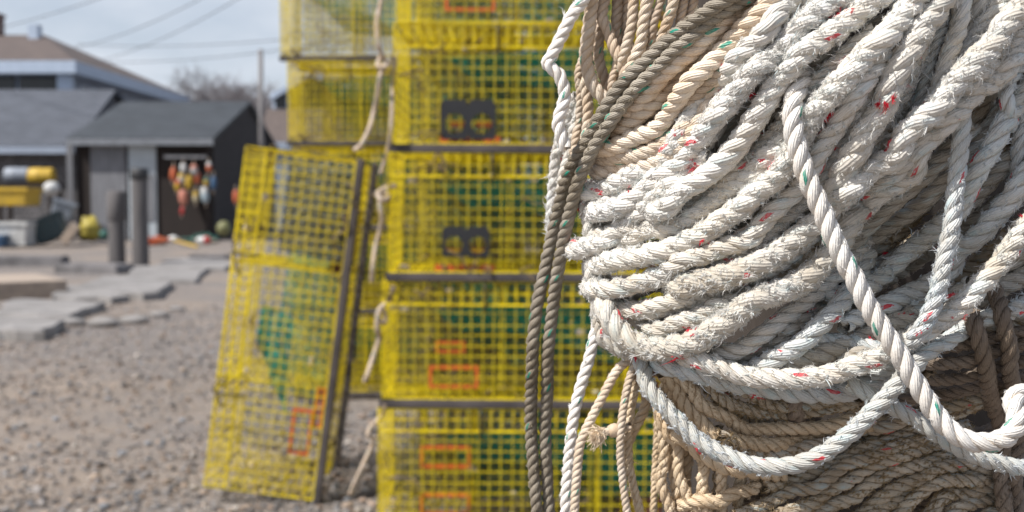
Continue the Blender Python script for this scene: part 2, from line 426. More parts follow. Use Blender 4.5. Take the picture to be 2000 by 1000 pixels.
# -- right-hand sweep of frayed rope
rope('right', 'frayed', 44, .7, "1886,-40 1882,0 1877,45 1862,99 1846,144 1828,182 1806,226 1780,270 1750,310,-1")
rope('right', 'frayed', 60, 2.0, "2070,-60 2000,15 1969,48 1942,81 1918,111 1885,140 1855,175 1825,210 1795,240 1768,268 1745,304 1712,330 1676,352 1650,374 1625,402,0")
rope('right', 'worn', 50, 1.2, "2060,60 2000,99 1972,124 1945,150 1912,176 1882,202 1850,236 1819,268 1796,308 1780,344 1754,362 1724,380 1694,401 1667,426 1646,450 1628,480,-.8")
rope('right', 'bluish', 29, -.4, "1860,-40 1849,0 1840,39 1825,90 1810,144 1796,195 1789,220 1780,260 1765,300")
rope('right', 'worn', 48, 0, "2020,-60 1960,0 1930,40 1900,80 1880,110 1850,150")
rope('right', 'worn', 42, -.3, "1920,-40 1914,10 1908,50 1900,90 1880,130")
rope('right', 'darkened', 44, -.8, "1830,60 1790,130 1760,200 1720,270 1690,320 1660,380 1640,420")
rope('right', 'darkened', 42, -1.3, "1900,120 1850,200 1800,260 1750,340 1700,400 1650,470 1600,520")
rope('right', 'bluish', 30, .5, "2010,110,-1 1988,134 1970,159 1966,186 1969,212 1976,250,-1")
rope('right', 'bluish', 34, -.8, "2000,230 1992,280 1986,330 1978,370 1960,420")
# -- bluish rope in the shaded hollow
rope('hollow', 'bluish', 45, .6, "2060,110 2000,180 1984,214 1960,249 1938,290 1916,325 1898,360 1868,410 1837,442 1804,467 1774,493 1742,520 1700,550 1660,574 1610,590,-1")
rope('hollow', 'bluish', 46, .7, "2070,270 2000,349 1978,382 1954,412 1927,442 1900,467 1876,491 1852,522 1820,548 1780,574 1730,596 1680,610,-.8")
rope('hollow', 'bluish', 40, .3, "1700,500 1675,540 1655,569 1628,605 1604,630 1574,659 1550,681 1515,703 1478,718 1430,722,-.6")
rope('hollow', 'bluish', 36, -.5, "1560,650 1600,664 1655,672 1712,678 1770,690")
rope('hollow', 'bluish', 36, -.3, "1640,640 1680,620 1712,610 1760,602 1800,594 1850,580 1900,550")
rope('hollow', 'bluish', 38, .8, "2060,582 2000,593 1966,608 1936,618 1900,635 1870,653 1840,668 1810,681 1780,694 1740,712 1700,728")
rope('hollow', 'darkened', 40, -.9, "1900,240 1850,300 1790,350 1730,400 1680,450 1640,500 1590,540")
rope('hollow', 'darkened', 42, -1.0, "1960,210 1920,270 1870,330 1800,400 1730,450 1660,505 1600,545")
rope('hollow', 'darkened', 42, -.9, "2040,240 1980,300 1900,390 1820,460 1740,515 1650,560 1560,600")
rope('hollow', 'darkened', 42, -1.2, "2040,330 1950,400 1870,450 1780,510 1700,560 1600,610 1500,650")
rope('hollow', 'darkened', 40, -1.1, "1880,420 1800,480 1720,530 1640,590 1560,640 1480,680")
rope('hollow', 'darkened', 42, -.8, "2040,460 1930,540 1830,600 1730,640 1620,690 1500,700")
rope('hollow', 'darkened', 40, -1.0, "2040,520 1900,590 1800,640 1700,690 1600,710 1500,720")
rope('hollow', 'drab', 42, -2.2, "1960,80 1920,200 1850,320 1780,420 1700,500")
rope('hollow', 'drab', 42, -2.3, "2040,150 1980,260 1920,340 1840,430 1760,500")
rope('hollow', 'drab', 42, -2.2, "2040,400 1960,480 1870,540 1760,580 1640,620")
rope('hollow', 'drab', 42, -2.4, "1760,300 1700,380 1620,450 1560,520 1480,570")
rope('hollow', 'drab', 40, -2.2, "2040,620 1940,640 1830,660 1700,700 1580,730")
# -- lower swag ropes under the white mass
rope('swag', 'worn', 45, 1.0, "2080,330 2030,410 2000,448 1978,476 1958,508 1936,533 1912,560 1876,600 1849,619 1825,635 1795,656 1765,673 1736,690 1706,702 1670,714 1640,726 1604,735 1574,739 1549,741 1510,739 1468,737 1438,729 1414,720 1390,711 1356,700 1320,690,.2", free=True)
rope('swag', 'bluish', 47, 1.0, "1790,700,0 1740,728 1690,752 1640,768 1600,769 1555,766 1510,760 1450,748 1405,741 1360,731 1324,722 1298,712 1272,700,-.4")
rope('swag', 'bluish', 38, 1.2, "1830,672,.6 1790,706 1762,738 1744,760 1725,781 1705,803 1680,828 1655,851 1630,871 1600,890 1562,905 1525,911 1500,911 1462,907 1425,893 1392,878 1365,861 1340,838 1315,813 1287,782 1265,755 1256,716,1 1246,690,.6", free=True)
rope('swag', 'bluish', 36, .4, "2060,928 2000,915 1955,906 1920,896 1880,879 1845,858 1812,836 1782,815 1750,798 1718,780 1688,764 1660,748,-.4", free=True)
# -- loose single ropes lying over the pile
rope('vertical', 'bluish', 37, 1.6, "1890,150,.9 1881,200 1879,240 1876,280 1870,335 1865,385 1861,430 1852,475 1843,514 1836,553 1822,598 1807,630 1790,656 1772,676,.8", free=True)
rope('hero', 'white', 43, 3.6, "1598,118,0 1578,142,1.4 1561,170 1551,195 1548,232 1553,272 1564,310 1577,349 1592,382 1607,415 1620,448 1635,480 1652,514 1670,546 1686,579 1703,610 1722,640 1742,671 1763,704 1783,738 1803,770 1826,806 1850,835,4 1876,854,4.4 1905,864,4.8 1938,864,5 1966,853,4.8 1984,833,4.2 1985,808,3.4 1979,786,3 1985,771,2.6 2004,770,2 2026,788,1 2040,820,0", hard=True, free=True)
rope('kink', 'white', 27, 0, "1158,-40 1138,2 1118,28 1102,60 1087,90 1076,112 1068,128 1076,134 1086,136 1094,151 1102,174 1102,198 1094,222 1090,240 1095,262 1106,290", dabs=.665)
rope('brownpair', 'brown', 28, 2.8, "1450,-26 1414,0 1375,27 1336,54 1294,88 1264,117 1234,143 1210,170 1187,204 1165,240 1145,276 1128,302 1111,338,2.4 1096,388,1.8 1084,436,1.4 1072,490,1.2 1062,538,1 1051,584,1 1045,625,1 1041,668,1 1039,725,1 1037,790,1 1037,840,1 1040,888,1 1044,938,1 1049,1000,1 1056,1100,1", hard=True)
rope('brownpair', 'brown', 28, 2.4, "1490,-30 1441,6 1392,36 1354,68 1316,100 1278,138 1250,164 1224,194 1200,226 1178,260 1160,288 1143,322 1129,356 1117,400,2 1105,448,1.6 1096,496,1.4 1087,546,1.2 1081,590,1 1075,640,1 1070,696,1 1069,755,1 1066,815,1 1065,862,1 1067,912,1 1070,962,1 1073,1010,1 1080,1100,1", hard=True)
rope('hangwhite', 'white', 25, 0, "1176,590 1168,628 1160,660 1150,703 1136,748 1124,795 1117,838 1113,876 1110,912 1107,950 1105,1000 1102,1090", dabs=.69)
rope('hangtan', 'cream', 20, 0, "1256,700 1232,702 1208,720 1194,742 1181,766 1164,800 1143,841 1132,872 1128,912 1125,950 1122,1000 1119,1090", dabs=.672)
rope('beigeloop', 'cream', 17.5, 0, "1262,690 1245,706 1233,730 1225,757 1216,808 1212,855 1212,896 1217,945 1225,1000 1240,1080", dabs=.668)
rope('beigeloop', 'beige', 18.5, 0, "1264,696 1249,714 1242,745 1236,778 1230,814 1227,856 1228,900 1237,950 1250,1000 1270,1080", dabs=.675)
rope('beigeloop', 'beige', 22, 0, "1268,700 1256,724 1262,762 1260,796 1248,820 1236,842 1226,870 1224,900", dabs=.682)
rope('stub', 'cream', 17, 0, "1232,832 1214,838 1198,841 1184,844 1176,846", dabs=.668)
# -- lower beige coil
rope('beige', 'beige', 15, 0, "1300,740 1288,780 1284,830 1281,890 1278,950 1276,1010 1274,1080", dabs=.775)
rope('beige', 'beige', 36, 1.0, "1290,770,-.5 1294,800 1303,830 1320,853 1340,868 1364,883 1390,899 1416,911 1450,919 1487,926 1530,924,0")
rope('beige', 'beige', 23, .3, "1292,820 1297,857 1297,900 1297,940 1304,990 1312,1060")
rope('beige', 'beige', 25, .2, "1320,850 1326,885 1330,925 1342,962 1357,984 1380,1004 1410,1030")
rope('beige', 'beige', 25, .1, "1366,880 1370,905 1370,937 1373,968 1378,1000 1384,1060")
rope('beige', 'beige', 27, .5, "1330,980,-.5 1370,988 1405,982 1440,970 1467,950 1490,926,-.5 1500,900,-1.5")
rope('beige', 'beige', 25, -.4, "1400,900 1412,930 1416,960 1412,1000 1410,1050")
rope('beige', 'beige', 25, -.6, "1440,900 1446,940 1440,970 1446,1040")
rope('beige', 'beige', 27, -.4, "1310,800 1312,850 1316,900 1316,950 1322,1040")
rope('beige', 'beige', 28, -1.2, "1340,820 1345,880 1350,940 1352,1040")
rope('beige', 'drab', 28, -1.2, "1400,830 1400,880 1404,940 1410,1040")
rope('beige', 'beige', 30, .7, "1290,726 1318,760 1337,787 1362,820 1395,841 1425,855 1462,863 1500,865 1560,862 1620,850 1680,836 1740,818,-.6")
rope('beige', 'beige', 28, .6, "1300,718 1334,752 1362,782 1390,805 1420,822 1457,831 1500,836 1560,836 1620,826 1680,806")
rope('beige', 'drab', 28, .4, "1350,735 1380,750 1405,768 1435,788 1467,801 1500,810 1560,812 1620,803 1680,785")
rope('beige', 'drab', 28, .2, "1390,745 1430,762 1470,778 1510,788 1570,792 1640,782")
rope('beige', 'drab', 28, .5, "1400,860 1445,878 1500,887 1537,886 1575,876 1625,862 1675,848 1720,832 1790,815")
rope('beige', 'beige', 26, -.2, "1330,760 1346,800 1372,842 1410,872 1450,890 1500,900 1560,896")
rope('beige', 'beige', 26, -.8, "1300,740 1330,800 1360,850 1400,890 1450,912 1510,916")
rope('beige', 'drab', 34, -1.6, "1380,740 1440,800 1520,830 1620,830 1720,800 1800,770")
rope('beige', 'drab', 34, -1.6, "1440,740 1520,780 1620,780 1720,760 1820,730")
rope('beige', 'drab', 34, -1.6, "1340,790 1420,860 1520,890 1620,880 1720,850 1820,810")
# -- lower wrapped coil, drab, sweeping up to the right
rope('drab', 'drab', 30, .8, "1440,1004 1500,984 1550,966 1587,947 1625,923 1662,906 1700,890 1750,872 1787,860 1832,846 1880,830,-.4")
rope('drab', 'drab', 31, .7, "1480,1020 1537,998 1575,983 1612,961 1650,941 1700,912 1750,892 1800,876 1850,860 1900,845,-.4")
rope('drab', 'drab', 31, .6, "1540,1030 1590,1006 1630,988 1670,967 1700,949 1750,925 1800,904 1850,892 1890,882,-.4")
rope('drab', 'drab', 30, .5, "1600,1040 1660,1010 1710,980 1750,953 1787,932 1837,916 1885,904 1930,890,-.5")
rope('drab', 'drab', 30, .4, "1660,1040 1720,1000 1760,972 1800,948 1850,930 1900,920 1950,905,-.5")
rope('drab', 'drab', 30, .3, "1720,1040 1765,998 1812,962 1862,945 1905,940 1950,930,-.5")
rope('drab', 'drab', 30, .2, "1780,1040 1815,1000 1850,976 1890,962 1930,955 1980,950")
rope('drab', 'drab', 30, 0, "1830,1050 1870,1006 1912,984 1950,974 2010,970")
rope('drab', 'drab', 30, 0, "1900,1050 1930,1010 1970,995 2040,990")
rope('drab', 'drab', 30, .4, "1400,1050 1450,1026 1500,1010 1560,1010 1620,1020 1660,1030")
rope('drab', 'drab', 30, .1, "1480,950 1520,946 1570,930 1620,905 1680,880 1750,850 1820,820")
rope('drab', 'drab', 28, -.3, "1560,880 1640,872 1720,850 1800,820 1870,790 1940,770")
rope('drab', 'drab', 28, -.3, "1700,870 1760,846 1830,815 1900,790 1960,760")
rope('drab', 'dark', 28, -.8, "1640,770 1720,790 1800,780 1860,765 1930,750 2030,735")
rope('drab', 'dark', 28, -.8, "1660,800 1740,812 1810,802 1870,792 1930,782 2030,765")
rope('drab', 'dark', 28, -.8, "1760,700 1820,706 1880,703 1940,690 2030,670")
rope('drab', 'dark', 28, -.8, "1740,736 1810,742 1870,736 1940,720 2030,700")
rope('drab', 'dark', 28, -.8, "1780,680 1860,672 1930,660 2030,640")
rope('drab', 'dark', 30, -1.3, "1900,860 1960,830 2040,800")
rope('drab', 'dark', 30, -1.3, "1880,910 1950,890 2040,870")
rope('drab', 'dark', 36, -2.2, "1440,980 1540,940 1640,890 1760,840 1900,780")
rope('drab', 'dark', 36, -2.2, "1540,1010 1660,950 1780,890 1900,850 2030,820")
rope('drab', 'dark', 36, -2.2, "1760,1020 1850,940 1940,900 2030,880")
rope('drab', 'dark', 38, -.2, "1548,752 1552,785 1550,815 1556,845 1560,880,-1.2")
# -- brown hanging pair on the right
rope('brownright', 'dark', 33, .9, "1896,600,-.8 1906,632 1912,660 1921,706 1930,755 1942,800 1952,834 1958,880 1962,930 1968,1010")
rope('brownright', 'dark', 35, 1.1, "1944,560,-.8 1954,600 1962,640 1969,682 1972,718 1978,758 1986,810 1990,862 1984,925 1988,980 1996,1060")

# --- sampled centrelines, pushed apart along the view so ropes rest on one another
STEP = .0042
S = []
for r_ in ROPES:
    A = r_['A']
    C = spline(np.column_stack([A[:, 0], A[:, 1], A[:, 2] * 3500]), 16)
    C[:, 2] /= 3500
    r_['C'] = C; S.append(C)
idx = np.concatenate([np.full(len(c), i) for i, c in enumerate(S)])
P = np.vstack(S); px, py, D = P[:, 0], P[:, 1], P[:, 2].copy()
rr = np.array([r_['r'] for r_ in ROPES])[idx]
hard = np.array([1.0 if r_['hard'] else 0.0 for r_ in ROPES])[idx]
D_init = D.copy()
offs = np.cumsum([0] + [len(c) for c in S])
# neighbour pairs in picture space
pairs = []
for i in range(0, len(P), 800):
    dx = px[i:i + 800, None] - px[None]; dy = py[i:i + 800, None] - py[None]
    d2 = np.sqrt(dx * dx + dy * dy) * .64 / F
    need = (rr[i:i + 800, None] + rr[None]) * .90
    a, b_ = np.nonzero((d2 < need) & (idx[i:i + 800, None] < idx[None]))
    pairs.append(np.stack([a + i, b_, np.sqrt(np.maximum(need[a, b_] ** 2 - d2[a, b_] ** 2, 0)) * 1e6], 1))
pairs = np.vstack(pairs); ia = pairs[:, 0].astype(int); ib = pairs[:, 1].astype(int); need = pairs[:, 2] / 1e6
sgn = np.where(D_init[ia] <= D_init[ib], 1.0, -1.0)     # a in front -> +1
# one order per rope pair crossing neighbourhood: use local mean order
for it in range(30):
    gap = (D[ib] - D[ia]) * sgn
    lack = np.clip(need - gap, 0, .01) * .25
    mv = np.zeros(len(D)); cnt = np.zeros(len(D)) + 1e-9
    wa = np.where(hard[ia] > hard[ib], .05, np.where(hard[ia] < hard[ib], .95, .5)); wb = 1 - wa
    np.add.at(mv, ia, -sgn * lack * wa * 2); np.add.at(cnt, ia, lack > 0)
    np.add.at(mv, ib, sgn * lack * wb * 2); np.add.at(cnt, ib, lack > 0)
    D = D + mv / np.maximum(cnt, 1) * 1.6
    D = D + (D_init - D) * .03
    for k in range(len(S)):
        a, b_ = offs[k], offs[k + 1]
        for _ in range(2):
            d = D[a:b_]; d[1:-1] = .25 * d[:-2] + .5 * d[1:-1] + .25 * d[2:]
D = np.clip(D, .54, .86)

def smooth_noise(n, scale, seed):
    r0 = np.random.default_rng(seed); x = np.arange(n) / scale; o = np.zeros(n)
    for k in range(5):
        o += np.sin(x * (0.7 + k * .9 + r0.random()) + r0.random() * 7) / (1 + .5 * k)
    return o / 2.2

def rope_arrays(C, rad, style, seed, density=1.0, nseg=10, per_pitch=15, taper=None):
    """three laid strands plus loose fibres along centreline C (world metres)"""
    mat, fc, fpm, fl, rough = ST[style]
    r0 = np.random.default_rng(seed)
    pitch = rad * (4.1 if style in ('cream', 'tan') else 4.5 if style in ('frayed', 'brown') else 5.0)
    soft = style in ('frayed', 'worn', 'bluish', 'darkened')
    off, rad_r, side = (.435, .54, .595) if style == 'frayed' else (.455, .525, .57) if soft else (.475, .51, .545)     # worn rope packs rounder
    C = spline(C, pitch / per_pitch)
    T, N, B = frames(C); n = len(C)
    s = np.concatenate([[0], np.cumsum(np.linalg.norm(np.diff(C, axis=0), axis=1))])
    ph0 = r0.random() * 6.28
    lay = 1 + .06 * smooth_noise(n, 40, seed)
    phi_s = ph0 + np.cumsum(np.gradient(s) * lay) / pitch * 2 * np.pi
    Vs, Qs, UVs = [], [], []
    cen, outw, sid = [], [], []
    th = np.arange(nseg) / nseg * 2 * np.pi
    for k in range(3):
        phi = phi_s + k * 2 * np.pi / 3
        out = np.cos(phi)[:, None] * N + np.sin(phi)[:, None] * B
        loose = 1 + rough * .7 * smooth_noise(n, 22, seed * 7 + k)
        c = C + out * (rad * off * loose)[:, None]
        t = np.gradient(c, axis=0); t /= np.linalg.norm(t, axis=1)[:, None] + 1e-12
        o = out - t * (out * t).sum(1)[:, None]; o /= np.linalg.norm(o, axis=1)[:, None] + 1e-12
        sd = np.cross(t, o)
        rk = 1 + rough * smooth_noise(n, 12, seed * 13 + k)
        # theta measured so that .5 turn = outward
        a = th - np.pi
        ring = (np.cos(a)[None, :, None] * o[:, None, :] * rad_r + np.sin(a)[None, :, None] * sd[:, None, :] * side) * (rad * rk)[:, None, None]
        if rough > .03:
            ring = ring * (1 + r0.normal(0, rough * .55, (n, nseg)))[:, :, None]
        V = c[:, None, :] + ring
        V = np.concatenate([V, V[:, :1]], 1)     # seam column for uv
        arc = np.concatenate([[0], np.cumsum(np.linalg.norm(np.diff(c, axis=0), axis=1))])
        u = np.repeat((arc / rad)[:, None], nseg + 1, 1)
        v = k + np.repeat((np.arange(nseg + 1) / nseg)[None] * .998 + .001, n, 0)
        i = np.arange(n - 1)[:, None] * (nseg + 1); j = np.arange(nseg)[None]
        q = np.stack([i + j, i + j + 1, i + nseg + 1 + j + 1, i + nseg + 1 + j], -1).reshape(-1, 4) + k * n * (nseg + 1)
        Vs.append(V.reshape(-1, 3)); Qs.append(q); UVs.append(np.stack([u, v], -1).reshape(-1, 2))
        cen.append(c); outw.append(o); sid.append(sd)
    V = np.vstack(Vs); Q = np.vstack(Qs); UV = np.vstack(UVs)
    colr = np.ones((len(V), 4)); nq_rope = len(Q)
    # fibres
    nf = int(fpm * s[-1] * density)
    Tt = np.zeros((0, 3), int)
    if nf > 0:
        # frays come in patches
        pw = np.clip(.55 + .75 * smooth_noise(n, 35, seed * 3 + 1), .08, 2); pw /= pw.sum()
        CL = 7; nc = max(1, nf // CL); nf = nc * CL
        ii = np.repeat(r0.choice(n, nc, p=pw), CL); kk = np.repeat(r0.integers(0, 3, nc), CL)
        cen_ = np.stack(cen)[kk, ii]; o_ = np.stack(outw)[kk, ii]; s_ = np.stack(sid)[kk, ii]; t_ = T[ii]
        an = np.repeat(r0.normal(0, 1.0 if rough > .08 else .75, nc), CL) + r0.normal(0, .16, nf)
        nrm = np.cos(an)[:, None] * o_ + np.sin(an)[:, None] * s_
        base = cen_ + nrm * (rad * .48) + t_ * r0.normal(0, .00045, (nf, 1))
        # lie along the yarns (near the rope axis), lifting off
        sg = np.repeat(np.where(r0.random(nc) < .5, 1, -1), CL)
        L = fl * np.repeat(.4 + r0.gamma(2.2, .3, nc), CL) * (.55 + .6 * r0.random(nf)) * (rad / .006) ** .5
        L = np.where(r0.random(nf) < .02, L * 2.6, L)
        lift = np.repeat(r0.beta(1.5, 2.0, nc) * 1.05, CL) + r0.normal(0, .18, nf)
        d1 = t_ * (sg * np.cos(lift))[:, None] + nrm * np.sin(lift)[:, None] + np.repeat(r0.normal(0, .22, (nc, 3)), CL, 0) + r0.normal(0, .16, (nf, 3))
        d1 /= np.linalg.norm(d1, axis=1)[:, None]
        d2 = d1 + r0.normal(0, .45, (nf, 3)) + np.array([0, 0, -.15]); d2 /= np.linalg.norm(d2, axis=1)[:, None]
        sv = np.cross(d1, r0.normal(0, 1, (nf, 3)) + nrm * .0); sv /= np.linalg.norm(sv, axis=1)[:, None] + 1e-9
        wd = (.00013 + .0002 * r0.random(nf))[:, None]
        if style in ('beige', 'drab', 'brown', 'cream', 'tan'): wd = wd * .8
        mid = base + d1 * (L * .55)[:, None]; tip = mid + d2 * (L * .5)[:, None]
        fv = np.stack([base - sv * wd, base + sv * wd, mid + sv * wd * .8, mid - sv * wd * .8, tip], 1).reshape(-1, 3)
        o0 = len(V) + np.arange(nf)[:, None] * 5
        fq = o0 + np.array([[0, 1, 2, 3]]); ft = o0 + np.array([[3, 2, 4]])
        fcol = np.ones((nf, 4)); fcol[:, :3] = np.array(fc)[None] * (.90 + .20 * r0.random((nf, 1)))
        if style in ('frayed', 'worn', 'bluish', 'darkened'):
            bl = r0.random(nf) < .06; fcol[bl, :3] = np.array([.66, .75, .77]) * (.85 + .2 * r0.random((bl.sum(), 1)))
            # frayed tracer: small tufts of red
            for _ in range(max(1, int(s[-1] / .06))):
                c0 = r0.integers(0, n); k0 = r0.integers(0, 3)
                sel = (np.abs(ii - c0) < 2) & (kk == k0) & (np.abs(an) < .5)
                fcol[sel, :3] = (.72, .03, .06)
        V = np.vstack([V, fv]); Q = np.vstack([Q, fq]); Tt = ft
        UV = np.vstack([UV, np.zeros((nf * 5, 2))]); colr = np.vstack([colr, np.repeat(fcol, 5, 0)])
    qm = np.zeros(len(Q), np.int32); qm[nq_rope:] = 1
    return V, Q, Tt, UV, colr, qm, mat

def rope_obj(name, C, rad, style, seed, parent=None, origin=None, **kw):
    V, Q, Tt, UV, colr, qm, mat = rope_arrays(C, rad, style, seed, **kw)
    if origin is not None: V = V - origin
    me = np_mesh(name, V, Q, Tt, [mat, m_fuzz], qm=qm, tm=np.ones(len(Tt), np.int32), uvq=UV, colors=colr)
    return link(name, me, parent)

HANKS = {
 'loops': ("rope_hank", "cream rope with green flecks in narrow loops at the pile's top left", "rope"),
 'cream': ("rope_hank", "smooth cream rope in tight bends just under the grimy brown doubled rope", "rope"),
 'frayed': ("rope_hank", "big hank of badly frayed white rope with red flecks bulging to the left", "rope"),
 'right': ("rope_hank", "fluffy white rope sweeping in from the top right corner", "rope"),
 'hollow': ("rope_hank", "bluish white rope lying in the shaded hollow beside the long smooth white rope", "rope"),
 'beige': ("rope_coil", "fuzzy beige rope coil in the lower middle, under the hanging white swags", "rope"),
 'drab': ("rope_coil", "drab brown rope coil fanning out in the bottom right corner in shade", "rope"),
 'brownpair': ("doubled_rope", "grimy brown doubled rope crossing the pile and hanging down its left side", "rope"),
 'beigeloop': ("rope_bight", "thin beige rope hanging in a bight below the white hank, beside the frayed rope end", "rope"),
 'brownright': ("doubled_rope", "dark brown doubled rope hanging in shadow beside the curled end of the smooth white rope", "rope"),
}
SINGLE = {
 'swag0': ("sagging_rope", "worn white rope sagging under the big frayed hank, coming from the right edge"),
 'swag1': ("sagging_rope", "bluish grey rope sagging in shade right under the sunlit worn white one"),
 'swag2': ("sagging_rope", "white rope with pink flecks in one long swag over the beige coil"),
 'swag3': ("sagging_rope", "pale blue rope with red flecks passing under the curled bottom of the smooth white rope"),
 'vertical0': ("loose_rope", "narrow pale blue rope hanging straight down over the right side of the pile"),
 'hero0': ("loose_rope", "clean smooth white rope crossing the whole pile and curling up at the bottom right"),
 'kink0': ("loose_rope", "clean white rope kinked sharply outwards against the yellow traps at the top left"),
 'hangwhite0': ("hanging_rope", "thin white rope with green flecks hanging straight between the brown pair and the tan one"),
 'hangtan0': ("hanging_rope", "thin plain tan rope slanting down and then hanging along the thin white one"),
 'stub0': ("rope_end", "short cream rope end with a frayed brush-like tip sticking out to the left"),
}
roots = {}; count = {}
for k, r_ in enumerate(ROPES):
    a, b_ = offs[k], offs[k + 1]
    C2 = S[k]
    Wp = np.array([W(C2[i, 0], C2[i, 1], D[a + i]) for i in range(len(C2))])
    h = r_['hank']; i = count.get(h, 0); count[h] = i + 1
    if h in HANKS:
        if h not in roots:
            nm, lb, ct = HANKS[h]
            lowest = Wp[np.argmin(Wp[:, 2])]
            roots[h] = tag(empty(nm, tuple(lowest)), lb, ct); roots[h]['_o'] = 0
            del roots[h]['_o']
        org = np.array(roots[h].location)
        rope_obj("rope_strand", Wp, r_['r'], r_['style'], 100 + k, roots[h], org)
    else:
        nm, lb = SINGLE[h + str(i)]
        org = Wp[np.argmin(Wp[:, 2])]
        o = rope_obj(nm, Wp, r_['r'], r_['style'], 100 + k, None, org)
        o.location = org; tag(o, lb, "rope")
        if h == 'stub':
            # frayed brush tip
            r0 = np.random.default_rng(5); mb = MB(); tip = Wp[-1] - org; ax = (Wp[-1] - Wp[-3]); ax /= np.linalg.norm(ax)
            for q in range(420):
                d = ax + r0.normal(0, .42, 3); d /= np.linalg.norm(d); L = .004 + .0035 * r0.random()
                p0 = tip + r0.normal(0, .0014, 3); p1 = p0 + d * L * .6; p2 = p1 + (d + r0.normal(0, .5, 3) + np.array([0, 0, -.5])) * L * .45
                mb.tube([p0, p1, p2], [.0003, .00028, .00016], 3, caps=False)
            mb.build("frayed_tip", simple_mat("frayed_tip_fibre", (.80, .70, .56), (.66, .52, .36), 300), o)
            # whipping knot
            mb = MB(); M = Matrix.Translation(Vector(Wp[-4] - org)) @ Vector(ax).to_track_quat('Z', 'Y').to_matrix().to_4x4()
            mb.lathe([(.0001, -.004), (.0032, -.0035), (.0042, -.001), (.0042, .001), (.0034, .0035), (.0001, .004)], 14, M)
            mb.build("end_knot", ST['cream'][0], o, smooth=True)

# wooden piling that carries the pile
m_pile = simple_mat("piling_wood", (.045, .035, .028), (.02, .016, .013), 14, .9, bmp=.8, stretch=(1, 1, .12))
mb = MB()
cx, cy = .275, .935
prof = [(.001, -.02), (.150, -.02), (.150, .6), (.148, 1.0), (.150, 1.6), (.146, 2.0), (.135, 2.03), (.001, 2.04)]
mb.lathe(prof, 40)
o = mb.build("wooden_piling", m_pile, smooth=True); o.location = (cx, cy, 0)
tag(o, "dark wooden piling inside the rope pile, glimpsed in gaps between strands", "post")

# ------------------------------------------------------------------ lobster traps
m_yel, nt, b = new_mat("yellow_coated_wire")
tc = nd(nt, "ShaderNodeTexCoord"); n1 = noise(nt, tc.outputs["Object"], 7, 5, .7); n2 = noise(nt, tc.outputs["Object"], 45, 3, .6)
cc = ramp(nt, n1, (.30, (.34, .24, .012)), (.44, (.68, .52, .004)), (.62, (.80, .63, .005)), (.80, (.76, .64, .05)))
cc = mixc(nt, ramp(nt, n2, (.56, 0.0), (.68, .75)), cc, (.20, .15, .05))     # weed stain and worn coating
nt.links.new(cc, b.inputs["Base Color"]); b.inputs["Roughness"].default_value = .36
m_runner = simple_mat("runner_wood", (.095, .08, .075), (.05, .042, .04), 8, .85)
m_green_net = simple_mat("green_netting_twine", (.010, .30, .20), (.006, .17, .12), 10, .8)
m_olive_net = simple_mat("olive_netting_twine", (.15, .14, .035), (.08, .078, .025), 10, .8)
m_grey_net = simple_mat("grey_netting_twine", (.20, .205, .15), (.10, .11, .085), 12, .85)
m_orange = simple_mat("orange_plastic", (.62, .135, .012), (.46, .10, .012), 8, .45)
m_black = simple_mat("black_plastic", (.02, .02, .022), (.012, .012, .013), 8, .5)
m_brick = simple_mat("ballast_brick", (.16, .06, .045), (.09, .04, .03), 30, .9)
m_weed = simple_mat("dried_weed", (.20, .14, .07), (.09, .07, .04), 30, .9)
CMW = simple_mat("shell_and_bait", (.55, .50, .42), (.30, .24, .18), 40, .7)
TL, TW = 1.22, .55

def wires(mb, o, u, v, lu, lv, su, sv, r=.0016, skip=None):
    """grid panel of wires: origin o, unit dirs u, v, lengths"""
    o, u, v = (np.asarray(x, float) for x in (o, u, v)); n = np.cross(u, v)
    ku, kv = round(lu / su), round(lv / sv)
    for i in range(ku + 1):
        p = o + u * (lu * i / ku) + n * r + u * random.gauss(0, .0012)
        mb.bar(p, p + v * lv + u * random.gauss(0, .0018), r)
    for j in range(kv + 1):
        p = o + v * (lv * j / kv) - n * r + v * random.gauss(0, .0012)
        # slight sag of long wires, in three pieces
        pts = [p, p + u * lu * .33 + n * random.gauss(0, .003) + v * random.gauss(0, .0015), p + u * lu * .67 + n * random.gauss(0, .003) + v * random.gauss(0, .0015), p + u * lu]
        for a, c in zip(pts[:-1], pts[1:]): mb.bar(a, c, r)

def net(mb, quad, nu, nv, r=.0011, sag=.03):
    """diamond-ish netting stretched over a bilinear patch"""
    q = [np.asarray(x, float) for x in quad]
    nrm = np.cross(q[1] - q[0], q[3] - q[0]); nrm /= np.linalg.norm(nrm)
    def pt(a, b):
        w = (1 - a) * (1 - b) * q[0] + a * (1 - b) * q[1] + a * b * q[2] + (1 - a) * b * q[3]
        return w + nrm * sag * math.sin(math.pi * a) * math.sin(math.pi * b) + np.array([random.gauss(0, .0025) for _ in range(3)])
    Gd = [[pt(i / nu, j / nv) for j in range(nv + 1)] for i in range(nu + 1)]
    for i in range(nu + 1):
        for j in range(nv + 1):
            if i < nu and j < nv: mb.bar(Gd[i][j], Gd[i + 1][j + 1], r, 3)
            if i < nu and j > 0: mb.bar(Gd[i][j], Gd[i + 1][j - 1], r, 3)

def vent_frame(mb, x, z, w, h, y):
    t = .011
    for (a, b_) in (((x, z), (x + w, z + t)), ((x, z + h - t), (x + w, z + h)), ((x, z + t), (x + t, z + h - t)), ((x + w - t, z + t), (x + w, z + h - t))):
        mb.box((a[0], y - .006, a[1]), (b_[0], y + .006, b_[1]))

